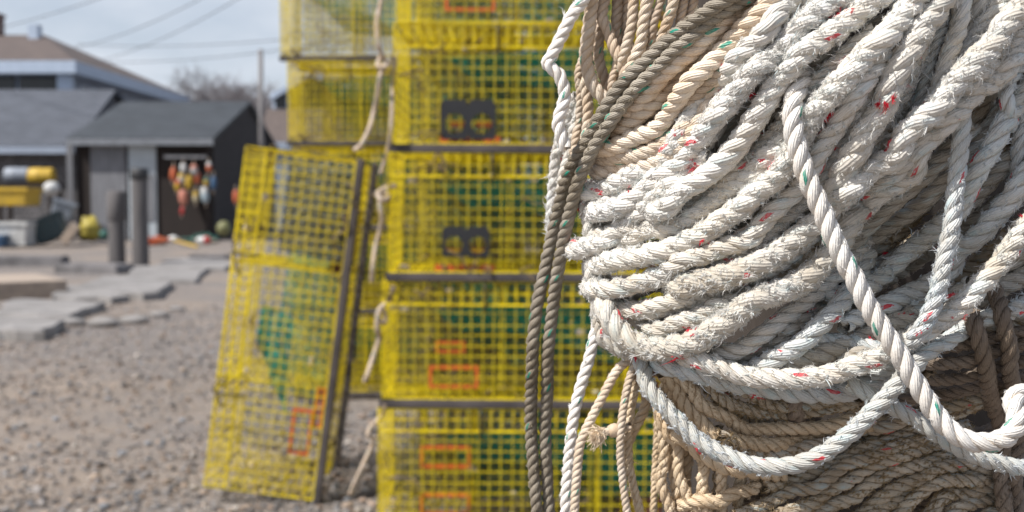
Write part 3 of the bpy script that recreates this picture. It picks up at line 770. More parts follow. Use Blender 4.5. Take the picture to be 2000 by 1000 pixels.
def vent_holes(mb, x, z, w, h, y):
    """plate with two round openings, triangulated ring by ring"""
    n = 28; hw = w / 2
    for c in range(2):
        cx0 = x + hw * (c + .5); cz = z + h * .40; rad_ = min(hw, h) * .37
        V = []; q = []
        for f in (-.0025, .0025):
            for k in range(n):
                a = 2 * math.pi * k / n; ca, sa = math.cos(a), math.sin(a)
                V.append((cx0 + rad_ * ca, y + f, cz + rad_ * sa))
                m = min(hw / 2 / max(abs(ca), 1e-6), (h * .60 if sa > 0 else h * .40) / max(abs(sa), 1e-6))
                V.append((cx0 + m * ca, y + f, cz + m * sa))
        for k in range(n):
            k2 = (k + 1) % n; s0 = 2 * n
            q.append((2 * k, 2 * k2, 2 * k2 + 1, 2 * k + 1))
            q.append((s0 + 2 * k, s0 + 2 * k + 1, s0 + 2 * k2 + 1, s0 + 2 * k2))
            q.append((2 * k, s0 + 2 * k, s0 + 2 * k2, 2 * k2))
            q.append((2 * k + 1, 2 * k2 + 1, s0 + 2 * k2 + 1, s0 + 2 * k + 1))
        mb.add(V, q)

_t = (1 + 5 ** .5) / 2
ico_b = np.array([(-1, _t, 0), (1, _t, 0), (-1, -_t, 0), (1, -_t, 0), (0, -1, _t), (0, 1, _t), (0, -1, -_t), (0, 1, -_t), (_t, 0, -1), (_t, 0, 1), (-_t, 0, -1), (-_t, 0, 1)]) / math.sqrt(1 + _t * _t)
ico_t = np.array([(0, 11, 5), (0, 5, 1), (0, 1, 7), (0, 7, 10), (0, 10, 11), (1, 5, 9), (5, 11, 4), (11, 10, 2), (10, 7, 6), (7, 1, 8), (3, 9, 4), (3, 4, 2), (3, 2, 6), (3, 6, 8), (3, 8, 9), (4, 9, 5), (2, 4, 11), (6, 2, 10), (8, 6, 7), (9, 8, 1)])
def make_trap(variant, H, wf=.0017, wb=.0016):
    """origin at the centre of its base; long side along x, front at -y"""
    root = empty("lobster_trap")
    x0, x1, y0, y1, z0, z1 = -TL / 2, TL / 2, -TW / 2, TW / 2, .030, .030 + H
    m = .0365
    mb = MB()
    wires(mb, (x0, y0, z0), (1, 0, 0), (0, 0, 1), TL, H, m, m, wf)
    wires(mb, (x0, y1, z0), (1, 0, 0), (0, 0, 1), TL, H, m, m, wb)
    wires(mb, (x0, y0, z0), (0, 1, 0), (0, 0, 1), TW, H, m, m, wb)
    wires(mb, (x1, y0, z0), (0, 1, 0), (0, 0, 1), TW, H, m, m, wb)
    wires(mb, (x0, y0, z0), (1, 0, 0), (0, 1, 0), TL, TW, m, m, wb)
    for a, b_ in (((x0, y0), (x1, y0)), ((x1, y0), (x1, y1)), ((x1, y1), (x0, y1)), ((x0, y1), (x0, y0))):
        for z in (z0, z1): mb.bar((*a, z), (*b_, z), .0027, 6)
    for x in (x0, x1):
        for y in (y0, y1): mb.bar((x, y, z0), (x, y, z1), .0027, 6)
    mb.build("wire_cage", m_yel, root)
    # lid: two doors of mesh with a lapped strip down the front
    mb = MB()
    wires(mb, (x0 + .01, y0 + .004, z1 + .004), (1, 0, 0), (0, 1, 0), TL - .02, TW - .008, m, m, .0019)
    wires(mb, (x0 + .012, y0 - .004, z1 - .075), (1, 0, 0), (0, 0, 1), TL - .024, .075, m, m, .0019)
    mb.bar((x0 + .01, y0 - .005, z1 - .075), (x1 - .01, y0 - .005, z1 - .075), .003, 6)
    mb.build("hinged_lid", m_yel, root)
    # inner partitions
    for xp in ([-.22, .20] if variant != 2 else [-.30, .12]):
        mb = MB(); wires(mb, (xp, y0 + .01, z0), (0, 1, 0), (0, 0, 1), TW - .02, H, m, m)
        mb.build("partition", m_yel, root)
    # netting heads
    mb = MB()
    a = .02 if variant != 1 else -.18
    if variant != 5: net(mb, [(x0 + .17 + (.05 if variant == 2 else 0), y0 + .05, z1 - .10), (x1 - .05, y0 + .05, z1 - .03), (x1 - .05, y0 + .12, z0 + .06), (x0 + .34, y0 + .16, z0 + (.05 if variant == 2 else .15))], 64, 26, .0016, .03)
    if variant == 5:
        net(mb, [(-.32, y0 + .02, z1 - .25), (.02, y0 + .02, z1 - .24), (.06, y0 + .05, z1 - .12), (-.06, y0 + .05, z1 - .11)], 30, 10, .0017, .02)
        net(mb, [(-.30, y0 + .25, z0 + .04), (.26, y0 + .22, z0 + .04), (.26, y0 + .30, z0 + .24), (-.28, y0 + .32, z0 + .26)], 30, 14, .0015, .04)
    else: net(mb, [(a - .2, y1 - .03, z1 - .02), (x1 - .04, y1 - .05, z1 - .03), (x1 - .1, y1 - .16, z0 + .12), (a, y1 - .18, z0 + .06)], 34, 18, .0015)
    mb.build("netting_head", m_green_net, root)
    mb = MB()
    if variant == 5: net(mb, [(.24, y0 + .03, z0 + .01), (.595, y0 + .03, z0 + .01), (.595, y0 + .05, z0 + .24), (.26, y0 + .06, z0 + .24)], 44, 30, .0019, .02)
    else: net(mb, [(x0 + .04, y0 + .09, z0 + .03), (x1 - .35, y0 + .10, z0 + .03), (x0 + .50, y0 + .16, z0 + .24), (x0 + .04, y0 + .16, z1 - .05)], 40, 20, .0015)
    net(mb, [(x0 + .04, y1 - .05, z0 + .03), (x1 - .05, y1 - .05, z0 + .03), (x1 - .05, y1 - .03, z1 - .02), (x0 + .04, y1 - .03, z1 - .02)], 50, 20, .0014)
    mb.build("bait_netting", m_olive_net if variant != 5 else m_grey_net, root)
    # escape vents on the front
    vx = x0 + .155
    if variant == 3: pass
    elif variant in (0, 4):
        mb = MB(); vent_holes(mb, *((vx, z0 + .014, .18, .13) if variant == 0 else (vx + .022, z0 + .05, .155, .10)), y0 - .0012); mb.build("escape_vent", m_black, root)
        mb = MB(); vent_frame(mb, vx - .004, z0 + .002, .2, .022, y0 + .024)
        for c in range(2): mb.box((vx + .03 + .085 * c, y0 + .018, z0 + .055), (vx + .085 + .085 * c, y0 + .028, z0 + .077))
        mb.build("vent_catch", m_orange, root)
    elif variant == 5:
        mb = MB(); vent_frame(mb, vx, z0 + .035, .165, .075, y0 + .006); mb.build("escape_vent", m_orange, root)
        mb = MB(); vent_frame(mb, vx + .10, z0 + .004, .15, .032, y0 + .012); mb.build("escape_vent", m_orange, root)
    elif variant == 1:
        mb = MB(); vent_frame(mb, vx, z0 + .035, .165, .075, y0 + .006); mb.build("escape_vent", m_orange, root)
        mb = MB(); vent_frame(mb, vx + .02, z0 + .15, .10, .04, y0 + .03); mb.build("escape_vent", m_orange, root)
    else:
        for zz in (.03, .19):
            mb = MB(); vent_frame(mb, vx - .015, z0 + zz, .165, .075, y0 + .006); mb.build("escape_vent", m_orange, root)
    # dried weed caught in the mesh, elastic cords with hooks, a tag
    mb = MB()
    for q in range(34):
        p = np.array([random.uniform(x0 + .03, x1 - .03), y0 + random.choice([-.006, .01, .03, .2, .4]), random.choice([z0 + .02, z1 - .03, random.uniform(z0, z1)])])
        if q % 3 == 0: p[0] = random.uniform(x0 + .02, x0 + .2)
        P_ = [p]
        for _ in range(5): P_.append(P_[-1] + np.array([random.gauss(0, .03), random.gauss(0, .008), random.gauss(-.006, .018)]))
        mb.tube(spline(P_, .012), random.uniform(.0015, .004), 5)
    tag(mb.build("dried_weed", m_weed, root, smooth=True), kind="stuff")
    mb = MB()      # bits of shell and bait caught behind the lid and in the corners
    for q in range(16):
        p = np.array([random.uniform(x0 + .03, x1 - .1), y0 + random.choice([.012, .03, .08]), random.choice([z1 - .085, z1 - .07, z0 + .012, random.uniform(z0, z1)])])
        s_ = random.uniform(.006, .014); mb.add(p + ico_b * np.array([s_ * 1.4, s_ * .6, s_]) * (1 + rng.normal(0, .18, (12, 1))), (), ico_t)
    tag(mb.build("shell_bits", CMW, root), kind="stuff")
    for bx in (-.28, .22):
        mb = MB(); mb.tube(spline([(bx, y1 - .1, z1 + .012), (bx + .01, y0 + .08, z1 + .016), (bx + .01, y0 - .010, z1 - .005), (bx + .012, y0 - .012, z1 - .07), (bx + .012, y0 - .004, z1 - .10)], .02), .0035, 6)
        mb.build("elastic_cord", m_black, root, smooth=True)
    # ballast bricks and runners
    for bx, by in ((.30, -.12), (.34, .10)):
        mb = MB(); mb.box((bx - .1, by - .045, z0 + .004), (bx + .1, by + .045, z0 + .062))
        mb.build("ballast_brick", m_brick, root, bevel=.006)
    for y in (y0 + .012, y1 - .012):
        mb = MB(); mb.box((x0 - .01, y - .025, 0), (x1 + .01, y + .02, .0275)); mb.build("runner", m_runner, root, bevel=.004)
    return root

def copy_tree(o, parent=None):
    c = o.copy(); col.objects.link(c)
    if parent is not None: c.parent = parent
    for ch in list(o.children): copy_tree(ch, c)
    return c

HF, HB = .389, .437
protos = {v: make_trap(v, HF) for v in (0, 1, 2, 4)}
used = set()
def put_trap(variant, loc, rot, label, group=None):
    o = protos[variant] if variant not in used else copy_tree(protos[variant])
    used.add(variant); o.location = loc; o.rotation_euler = rot
    tag(o, label, "lobster trap", group); return o

DF = 3.75
front = [(735, 2, 0.2), (745, 1, -.4), (757, 4, .5), (770, 0, -.3), (776, 1, .6)]
lab_f = ["yellow wire trap with two orange vents, lowest of the front stack",
         "yellow wire trap with one low orange vent, second from the bottom of the front stack",
         "yellow wire trap with a black two-hole vent, middle one of the front stack",
         "yellow wire trap with a black two-hole vent, fourth from the bottom of the front stack",
         "yellow wire trap cut off by the top of the picture, topmost of the front stack"]
pitch_f = 247 * DF / F
for k, (pxl, v, yaw) in enumerate(front):
    X = (pxl - 1000) / F * DF
    put_trap(v, (X + TL / 2, DF + TW / 2, .004 + k * (HF + .032 + .0015) - (.027 if k == 4 else 0)), (0, R(.35), R(yaw)), lab_f[k], "yellow traps in the front stack")
    if k == 4:      # the topmost trap has lost its runners
        for ch in [c_ for c_ in bpy.context.scene.objects if c_.parent is not None and c_.parent.get('label') == lab_f[4] and c_.name.startswith('runner')]: bpy.data.objects.remove(ch)
DB = 6.38
protos_b = make_trap(3, HB, .0026, .0024); usedb = False
lab_b = ["yellow wire trap at the bottom of the far stack, standing on the gravel",
         "yellow wire trap second from the bottom of the far stack, behind the leaning trap",
         "yellow wire trap midway up the far stack, behind the leaning trap's top",
         "yellow wire trap in the far stack whose base is just above the leaning trap",
         "yellow wire trap with sky showing through its left end, topmost of the far stack"]
for k, pxl in enumerate([572, 570, 572, 565, 553]):
    X = (pxl - 1000) / F * DB
    o = protos_b if k == 0 else copy_tree(protos_b)
    o.location = (X + TL / 2, DB + TW / 2, .01 + k * (HB + .032 + .002)); o.rotation_euler = (0, R(-.2), R([.4, -.6, .3, .8, -.5][k]))
    tag(o, lab_b[k], "lobster trap", "yellow traps in the far stack")
# second rows standing close behind both stacks
for k in range(5):
    o = copy_tree(protos[2]); o.location = (-.36 + .01 * (k % 2) + TL / 2, DF + TW * 1.5 + .05, .012 + k * (HF + .0335)); o.rotation_euler = (0, 0, R(180 + [.5, -.8, .3, .9, -.4][k]))
    tag(o, "yellow wire trap in the row behind the front stack, %s" % ["on the gravel", "second one up", "third one up", "fourth one up", "at the very top"][k], "lobster trap", "yellow traps in the row behind the front stack")
for k in range(4):
    o = copy_tree(protos_b); o.location = (-1.17 + .02 * (k % 2) + TL / 2, DB + TW * 1.5 + .06, .01 + k * (HB + .034)); o.rotation_euler = (0, 0, R(180 + [.5, -.8, .3, .9][k]))
    tag(o, "yellow wire trap in the row right behind the far stack, %s" % ["on the gravel", "second up", "third up", "the highest"][k], "lobster trap", "yellow traps in the row behind the far stack")
# the leaning trap, stood on its end: build its own copy
lean = make_trap(5, HF, .0020, .0016)
M = Matrix.Rotation(R(1.5), 4, 'Z') @ Matrix.Rotation(R(-82.3), 4, 'Y')
lean.rotation_euler = M.to_euler(); lean.scale = (1.035, 1.035, 1.035)
corner = lambda sx, sy, z: (M @ Vector((sx * (TL / 2 + .01), sy * TW / 2, z))) * 1.035
c = corner(-1, -1, .03); tgt = G(610, 981)        # lower right front corner rests on the gravel
lowz = min(corner(-1, sy, zz).z for sy in (-1, 1) for zz in (0, .030 + HF))
lean.location = (tgt[0] - c.x, tgt[1] - c.y, -lowz - .005)
tag(lean, "yellow wire trap stood on end and leaning to the right against the stacks", "lobster trap")

# tie ropes on the front stack
TIES = [
 (.0085, "740,-30 744,0 736,45 740,90 748,112 760,118 752,132 738,128 744,112 750,124 742,150 738,180 731,215 722,250 706,282 694,292", "tan rope knotted near the top of the front stack, tail over the far stack"),
 (.0075, "772,110 768,160 766,205 764,250 758,290 748,325 744,338", "tan rope end hanging straight down beside the upper traps"),
 (.0085, "772,362 752,368 738,378 746,392 760,384 750,374 742,396 746,425 742,450 734,480 728,520 726,550", "tan rope knotted at the second dark runner with a straight tail"),
 (.0085, "768,558 760,585 742,604 738,622 750,630 752,612 740,606 736,640 740,660 728,700 718,730 712,745", "tan rope knotted at the third dark runner of the front stack"),
 (.0075, "752,790 744,815 726,832 718,850 728,858 722,880 708,910 694,940 684,965", "tan rope trailing down to the gravel beside the lowest front trap"),
]
for k, (rad, pts, lb) in enumerate(TIES):
    Q_ = np.array([[float(x) for x in p.split(',')] for p in pts.split()])
    Dk = 3.74 + .03 * np.sin(np.arange(len(Q_)) * 1.7)
    Wp = np.array([W(a[0], a[1], d) for a, d in zip(Q_, Dk)])
    org = Wp[np.argmin(Wp[:, 2])]
    o = rope_obj("tie_rope", Wp, rad, 'tan', 900 + k, None, org, density=.1, nseg=8, per_pitch=10)
    o.location = org; tag(o, lb, "rope", "ropes tying the trap stacks")

# ------------------------------------------------------------------ ground
m_gravel, nt, b = new_mat("gravel")
tc = nd(nt, "ShaderNodeTexCoord"); ob = tc.outputs["Object"]
vo = nd(nt, "ShaderNodeTexVoronoi"); vo.inputs["Scale"].default_value = 55; nt.links.new(ob, vo.inputs["Vector"])
vo2 = nd(nt, "ShaderNodeTexVoronoi"); vo2.inputs["Scale"].default_value = 130; nt.links.new(ob, vo2.inputs["Vector"])
hs = nd(nt, "ShaderNodeSeparateColor"); nt.links.new(vo.outputs["Color"], hs.inputs[0])
hs2 = nd(nt, "ShaderNodeSeparateColor"); nt.links.new(vo2.outputs["Color"], hs2.inputs[0])
stone = ramp(nt, hs.outputs[0], (0, (.08, .075, .075)), (.3, (.155, .135, .122)), (.55, (.21, .167, .135)), (.8, (.165, .165, .17)), (1, (.34, .30, .265)))
stone2 = ramp(nt, hs2.outputs[1], (0, (.08, .07, .065)), (.5, (.155, .132, .115)), (1, (.26, .225, .197)))
n1 = noise(nt, ob, .55, 5, .6); n0 = noise(nt, ob, 2.5, 4, .6)
dirt = ramp(nt, n0, (.3, (.20, .16, .125)), (.7, (.28, .225, .178)))
c1 = mixc(nt, .5, stone, stone2)
cc = mixc(nt, ramp(nt, n1, (.45, 0.0), (.62, .8)), c1, dirt)
nt.links.new(cc, b.inputs["Base Color"]); b.inputs["Roughness"].default_value = .92
bump(nt, b, math_n(nt, 'ADD', vo.outputs["Distance"], vo2.outputs["Distance"]), -.3, .012)
nx, ny = 90, 120
xs = np.sign(np.linspace(-1, 1, nx)) * np.abs(np.linspace(-1, 1, nx)) ** 3 * 600
ys = np.linspace(0, 1, ny) ** 3 * 900 - 20
gx, gy = np.meshgrid(xs, ys, indexing='ij')
r0 = np.random.default_rng(3)
gz = .012 * np.sin(gx * 1.3 + .5) * np.sin(gy * 1.1) * (np.abs(gy) < 30)
gz = gz * np.clip((np.abs(gx + .2) + np.abs(gy - 4)) / 3 - .6, 0, 1) - .006
V = np.stack([gx, gy, gz], -1).reshape(-1, 3)
i = np.arange(nx - 1)[:, None] * ny; j = np.arange(ny - 1)[None]
q = np.stack([i + j, i + ny + j, i + ny + j + 1, i + j + 1], -1).reshape(-1, 4)
o = link("ground", np_mesh("ground", V, q, None, [m_gravel]))
tag(o, "grey and tan gravel yard stretching from the traps to the sheds", "ground", kind="structure")

# loose stones
ico_v = []; t = (1 + 5 ** .5) / 2
for a in ((-1, t, 0), (1, t, 0), (-1, -t, 0), (1, -t, 0), (0, -1, t), (0, 1, t), (0, -1, -t), (0, 1, -t), (t, 0, -1), (t, 0, 1), (-t, 0, -1), (-t, 0, 1)): ico_v.append(a)
ico_v = np.array(ico_v) / math.sqrt(1 + t * t)
ico_f = np.array([(0, 11, 5), (0, 5, 1), (0, 1, 7), (0, 7, 10), (0, 10, 11), (1, 5, 9), (5, 11, 4), (11, 10, 2), (10, 7, 6), (7, 1, 8), (3, 9, 4), (3, 4, 2), (3, 2, 6), (3, 6, 8), (3, 8, 9), (4, 9, 5), (2, 4, 11), (6, 2, 10), (8, 6, 7), (9, 8, 1)])
NS = 26000
Yp = 2.6 + 9.5 * r0.random(NS) ** 1.7
Xp = (-1.05 + 1.4 * r0.random(NS)) * Yp * .5
track = np.exp(-((Yp - (6.6 + .5 * Xp)) / .8) ** 2)
keepm = ~((Xp > -.1) & (Yp < 1.2)) & (r0.random(NS) > .6 * track)
Xp, Yp = Xp[keepm], Yp[keepm]; NS = len(Xp)
sz = .0035 + .0042 * r0.gamma(1.5, .75, NS); sz = np.minimum(sz * 1.05, .023)
sc3 = sz[:, None] * (np.array([1, 1, .62]) * (.75 + .5 * r0.random((NS, 3))))
ang = r0.random(NS) * 6.28
vv = ico_v[None] * (1 + r0.normal(0, .13, (NS, 12)))[:, :, None] * sc3[:, None, :]
ca, sa = np.cos(ang)[:, None], np.sin(ang)[:, None]
vv = np.stack([vv[..., 0] * ca - vv[..., 1] * sa, vv[..., 0] * sa + vv[..., 1] * ca, vv[..., 2]], -1)
vv = vv + np.stack([Xp, Yp, sc3[:, 2] * .35], -1)[:, None, :]
pal = np.array([(.22, .205, .20), (.29, .265, .25), (.34, .31, .29), (.40, .31, .24), (.35, .26, .20), (.27, .28, .30), (.50, .45, .40), (.17, .155, .15), (.43, .34, .27)])
cs = pal[r0.integers(0, len(pal), NS)] * (.45 + .55 * r0.random((NS, 1)))
m_st, nt, b = new_mat("loose_stone"); a_ = nd(nt, "ShaderNodeVertexColor"); a_.layer_name = "Col"
nn = noise(nt, nd(nt, "ShaderNodeTexCoord").outputs["Object"], 160, 3, .6)
nt.links.new(mixc(nt, .6, a_.outputs[0], ramp(nt, nn, (.3, .6), (.7, 1.1)), 'MULTIPLY'), b.inputs["Base Color"]); b.inputs["Roughness"].default_value = .85
o = link("loose_stones", np_mesh("loose_stones", vv.reshape(-1, 3), None, (ico_f[None] + np.arange(NS)[:, None, None] * 12).reshape(-1, 3), [m_st], colors=np.repeat(np.column_stack([cs, np.ones(NS)]), 12, 0), smooth=False))
tag(o, "loose grey, tan and white stones scattered over the gravel", "gravel", kind="stuff")

# ------------------------------------------------------------------ slabs, timber, posts
m_slab = simple_mat("concrete_slab", (.27, .255, .245), (.16, .15, .14), 3, .9, bmp=.5)
m_timber = simple_mat("sawn_timber", (.40, .32, .25), (.27, .22, .18), 5, .85, bmp=.3, stretch=(.3, 3, 3))
m_post = simple_mat("weathered_post", (.13, .12, .118), (.075, .07, .07), 5, .9, bmp=.6, stretch=(4, 4, .3))
m_cap = simple_mat("post_cap_metal", (.035, .035, .038), (.02, .02, .02), 8, .6)
SLABS = [  # picture corners of the top face (near-left, near-right, far-right, far-left)
 ([(-60, 640), (100, 648), (118, 622), (-40, 612)], .075, "pale flat slab nearest to the camera at the left edge"),
 ([(-30, 612), (150, 616), (192, 590), (30, 582)], .075, "pale flat slab just behind the nearest one"),
 ([(95, 578), (222, 580), (240, 560), (120, 556)], .09, "small flat slab with a dark front edge beside the timber beam"),
 ([(140, 566), (310, 572), (335, 546), (200, 538)], .09, "broad pale slab in front of the two grey posts"),
 ([(232, 546), (392, 546), (402, 524), (262, 519)], .06, "pale slab at the foot of the taller grey post"),
 ([(300, 522), (440, 524), (444, 506), (330, 503)], .06, "farthest pale slab, near the leaning trap"),
]
for cs_, th_, lb in SLABS:
    P4 = [G(x + random.uniform(-8, 8), y + random.uniform(-1.5, 1.5), th_ + random.uniform(-.02, .012)) for x, y in cs_]
    org = np.mean(P4, 0); org[2] = 0
    ring = []
    for e in range(4):
        for f_ in (0.06, .34, .67, .94):
            p = P4[e] + (P4[(e + 1) % 4] - P4[e]) * f_
            ring.append(p - org + np.array([random.gauss(0, .05), random.gauss(0, .05), random.gauss(0, .006)]))
    n_ = len(ring); mb = MB()
    low = [np.array([p[0] * 1.01, p[1] * 1.01, -.03]) for p in ring]
    ctr = np.mean(ring, 0)
    mb.add(low + ring + [ctr], [(k, (k + 1) % n_, n_ + (k + 1) % n_, n_ + k) for k in range(n_)], [(n_ + k, n_ + (k + 1) % n_, 2 * n_) for k in range(n_)])
    o = mb.build("stone_slab", m_slab, bevel=.02); o.location = org
    tag(o, lb, "slab", "flat slabs across the gravel")
# rubble edge
r1 = np.random.default_rng(11)
for k, (x, y, s) in enumerate([(140, 634, .11), (205, 636, .13), (262, 630, .12), (312, 618, .09), (345, 606, .07)]):
    g = G(x, y); mb = MB()
    v = ico_v * (1 + r1.normal(0, .12, 12))[:, None] * np.array([s * 1.6, s, s * .55]); mb.add(v, (), ico_f)
    o = mb.build("edge_rock", m_slab); o.location = (g[0], g[1], s * .22)
    m_ = o.modifiers.new("soft", 'SUBSURF'); m_.levels = 2; m_.render_levels = 2
    tag(o, ["low rock touching the near slabs", "widest rock in the low row on the gravel", "rock in the middle of the low row", "rock near the right end of the low row", "smallest rock at the right end of the low row"][k], "rock", "rocks in a low row on the gravel")
# dark low stones behind the timber
m_dstone = simple_mat("dark_stone", (.17, .16, .16), (.09, .085, .085), 3, .95, bmp=.6)
for k, (x, y, s) in enumerate([(22, 522, .5), (165, 536, .42), (400, 506, .28)]):
    g = G(x, y); mb = MB(); hx, hy, hz = s * 1.35, s * .7, s * .34
    mb.hexa([np.array(p) * (1 + r1.normal(0, .07, 3)) for p in ((-hx, -hy, -.05), (hx, -hy, -.05), (hx, hy, -.05), (-hx, hy, -.05), (-hx * .94, -hy * .92, hz), (hx * .94, -hy * .92, hz), (hx * .94, hy, hz), (-hx * .94, hy, hz))])
    o = mb.build("dark_rock", m_dstone, bevel=.04); o.location = (g[0], g[1] + s, 0); o.rotation_euler = (0, 0, r1.normal(0, .12))
    tag(o, ["dark rock behind the timber beam at the left edge", "dark rock between the timber beam and the posts", "small dark rock beyond the farthest slab"][k], "rock")
mb = MB(); a = G(-120, 592); c_ = G(132, 580); d = (c_ - a) / np.linalg.norm(c_ - a); n_ = np.array([-d[1], d[0], 0])
h = .20; w_ = 1.5
org = (a + c_) / 2
pts = [a, c_, c_ + n_ * w_, a + n_ * w_]; pts = [p - org for p in pts]
mb.hexa([p + np.array([0, 0, -.02]) for p in pts] + [p + np.array([0, 0, h]) for p in pts])
o = mb.build("timber_beam", m_timber, bevel=.015); o.location = org
tag(o, "thick brown timber lying on the gravel at the left edge", "timber")
def post(px, ytop, ybase, w, lb, cap):
    g = G(px, ybase); Dp = g[1]; r_ = w / 2 * Dp / F; hh = (ybase - ytop) / F * Dp
    o = tag(empty("wooden_post", tuple(g)), lb, "post", "grey wooden posts in the yard")
    mb = MB(); mb.lathe([(r_ * 1.02, -.05), (r_, .3), (r_ * .97, hh * .6), (r_ * .99, hh - .08), (r_ * .9, hh - .02), (.001, hh)], 18)
    mb.build("shaft", m_post, o, smooth=True)
    mb = MB()
    if cap: mb.lathe([(r_ * 1.04, hh - .16), (r_ * 1.1, hh - .15), (r_ * 1.1, hh + .01), (r_ * .9, hh + .03), (.001, hh + .035)], 18); mb.build("metal_cap", m_cap, o, smooth=True)
    else: mb.lathe([(r_ * 1.02, hh * .62), (r_ * 1.12, hh * .64), (r_ * 1.14, hh + .0), (r_ * .9, hh + .03), (.001, hh + .035)], 18); mb.build("collar", m_post, o, smooth=True)
post(229, 376, 520, 32, "shorter grey wooden post with a wide collar", False)
post(275, 332, 520, 32, "taller grey wooden post with a dark cap", True)

# ------------------------------------------------------------------ buildings
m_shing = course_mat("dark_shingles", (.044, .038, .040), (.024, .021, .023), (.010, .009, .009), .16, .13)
m_shing2 = course_mat("grey_shingles", (.17, .16, .165), (.11, .105, .11), (.05, .05, .05), .16, .13)
m_roof_d = course_mat("dark_roof_shingles", (.060, .070, .082), (.045, .052, .062), (.03, .035, .04), .3, .14, axis='XY')
m_roof_g = course_mat("grey_roof_shingles", (.11, .12, .145), (.08, .09, .11), (.055, .06, .072), .3, .14, axis='XY')
m_roof_t = course_mat("tan_roof_shingles", (.16, .122, .105), (.115, .09, .08), (.075, .06, .055), .3, .14, axis='XY')
m_white = simple_mat("shade_tinted_white_trim", (.42, .49, .60), (.35, .42, .52), 2, .6)  # white trim with the shade under the eaves mixed into its colour
m_whitew = simple_mat("white_door_paint", (.44, .48, .51), (.33, .37, .40), 2, .6)
m_blue_s = simple_mat("blue_grey_siding", (.30, .35, .43), (.24, .28, .35), 2, .7)
m_glass = simple_mat("dark_window_glass", (.02, .022, .026), (.012, .013, .016), 2, .15)
m_plank = simple_mat("grey_planks", (.225, .23, .245), (.12, .12, .13), 3, .85, bmp=.4, stretch=(9, 1, .4))
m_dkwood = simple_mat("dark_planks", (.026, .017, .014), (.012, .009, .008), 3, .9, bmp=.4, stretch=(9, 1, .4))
def ZX(px, py, D): p = W(px, py, D); return p[0], p[2]

def sheet(mb, pts, th):
    """thick sheet below a planar quad"""
    P4 = [np.asarray(p, float) for p in pts]; n = np.cross(P4[1] - P4[0], P4[3] - P4[0]); n /= np.linalg.norm(n)
    if n[2] < 0: n = -n
    if np.dot(np.cross(P4[1] - P4[0], P4[3] - P4[0]), n) < 0: P4 = P4[::-1]
    mb.hexa([p - n * th for p in P4] + P4)

# dark shed
DS = 31.0
xl, _ = ZX(134, 269, DS); xr, ze = ZX(413, 269, DS); _, zr = ZX(400, 198, 35.5)
yb = 40.0; yr = 35.5
shed = tag(empty("fishing_shed", (xl, DS, 0)), "low dark shingled shed with a grey roof, plank door and buoys on its front", "shed")
O = np.array([xl, DS, 0])
mb = MB()
w0, w1 = xl + .12, xr - .06
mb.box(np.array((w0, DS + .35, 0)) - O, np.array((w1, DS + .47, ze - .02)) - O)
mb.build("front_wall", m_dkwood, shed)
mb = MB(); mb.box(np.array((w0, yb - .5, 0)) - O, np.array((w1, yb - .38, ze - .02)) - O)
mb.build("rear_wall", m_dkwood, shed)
mb = MB()
for xx in (w0, w1 - .12):
    z2 = zr - .1
    V = [(xx, DS + .472, 0), (xx, yb - .502, 0), (xx, yb - .502, ze - .06), (xx, yr, z2), (xx, DS + .472, ze - .06)]
    V2 = [(x + .12, y, z) for x, y, z in V]
    A = np.array(V + V2) - O
    mb.add(A, [(0, 1, 6, 5), (1, 2, 7, 6), (2, 3, 8, 7), (3, 4, 9, 8), (4, 0, 5, 9), (0, 4, 2, 1), (5, 6, 7, 9)], [(4, 3, 2), (9, 7, 8)])
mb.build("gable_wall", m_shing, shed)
mb = MB()
sheet(mb, [np.array(p) - O for p in ((xl - .05, DS, ze), (xr + .05, DS, ze), (xr + .05, yr, zr), (xl - .05, yr, zr))], .10)
sheet(mb, [np.array(p) - O for p in ((xl - .05, yb, ze), (xr + .05, yb, ze), (xr + .05, yr, zr), (xl - .05, yr, zr))], .10)
mb.build("roof", m_roof_d, shed)
mb = MB(); mb.box(np.array((xl - .05, DS - .03, ze - .2)) - O, np.array((xr + .05, DS - .003, ze - .02)) - O); mb.build("fascia", simple_mat("grey_fascia", (.20, .215, .24)), shed)
def front_rect(name, m, x0, y0_, x1, y1_, yoff, th=.05, parent=shed, D=DS, Oo=O, ground=False):
    a = W(x0, y1_, D + yoff); c_ = W(x1, y0_, D + yoff)
    z0 = 0.0 if ground else a[2]
    mb = MB(); mb.box(np.array((a[0], D + yoff - th, z0)) - Oo, np.array((c_[0], D + yoff, c_[2])) - Oo)
    return mb.build(name, m, parent)
dr = front_rect("plank_door", m_plank, 180, 283, 246, 440, .34, ground=True)
front_rect("door_batten", m_plank, 184, 300, 243, 306, .285, .03)
front_rect("white_door", m_whitew, 254, 280, 305, 440, .34, ground=True)
front_rect("door_panel", m_plank, 258, 340, 301, 432, .285, .02)
front_rect("corner_post", m_plank, 136, 276, 143, 470, .30, .1, ground=True)
front_rect("corner_post", m_dkwood, 404, 276, 412, 470, .30, .1, ground=True)
front_rect("rack_pole", m_plank, 322, 304, 404, 309, .16, .08)

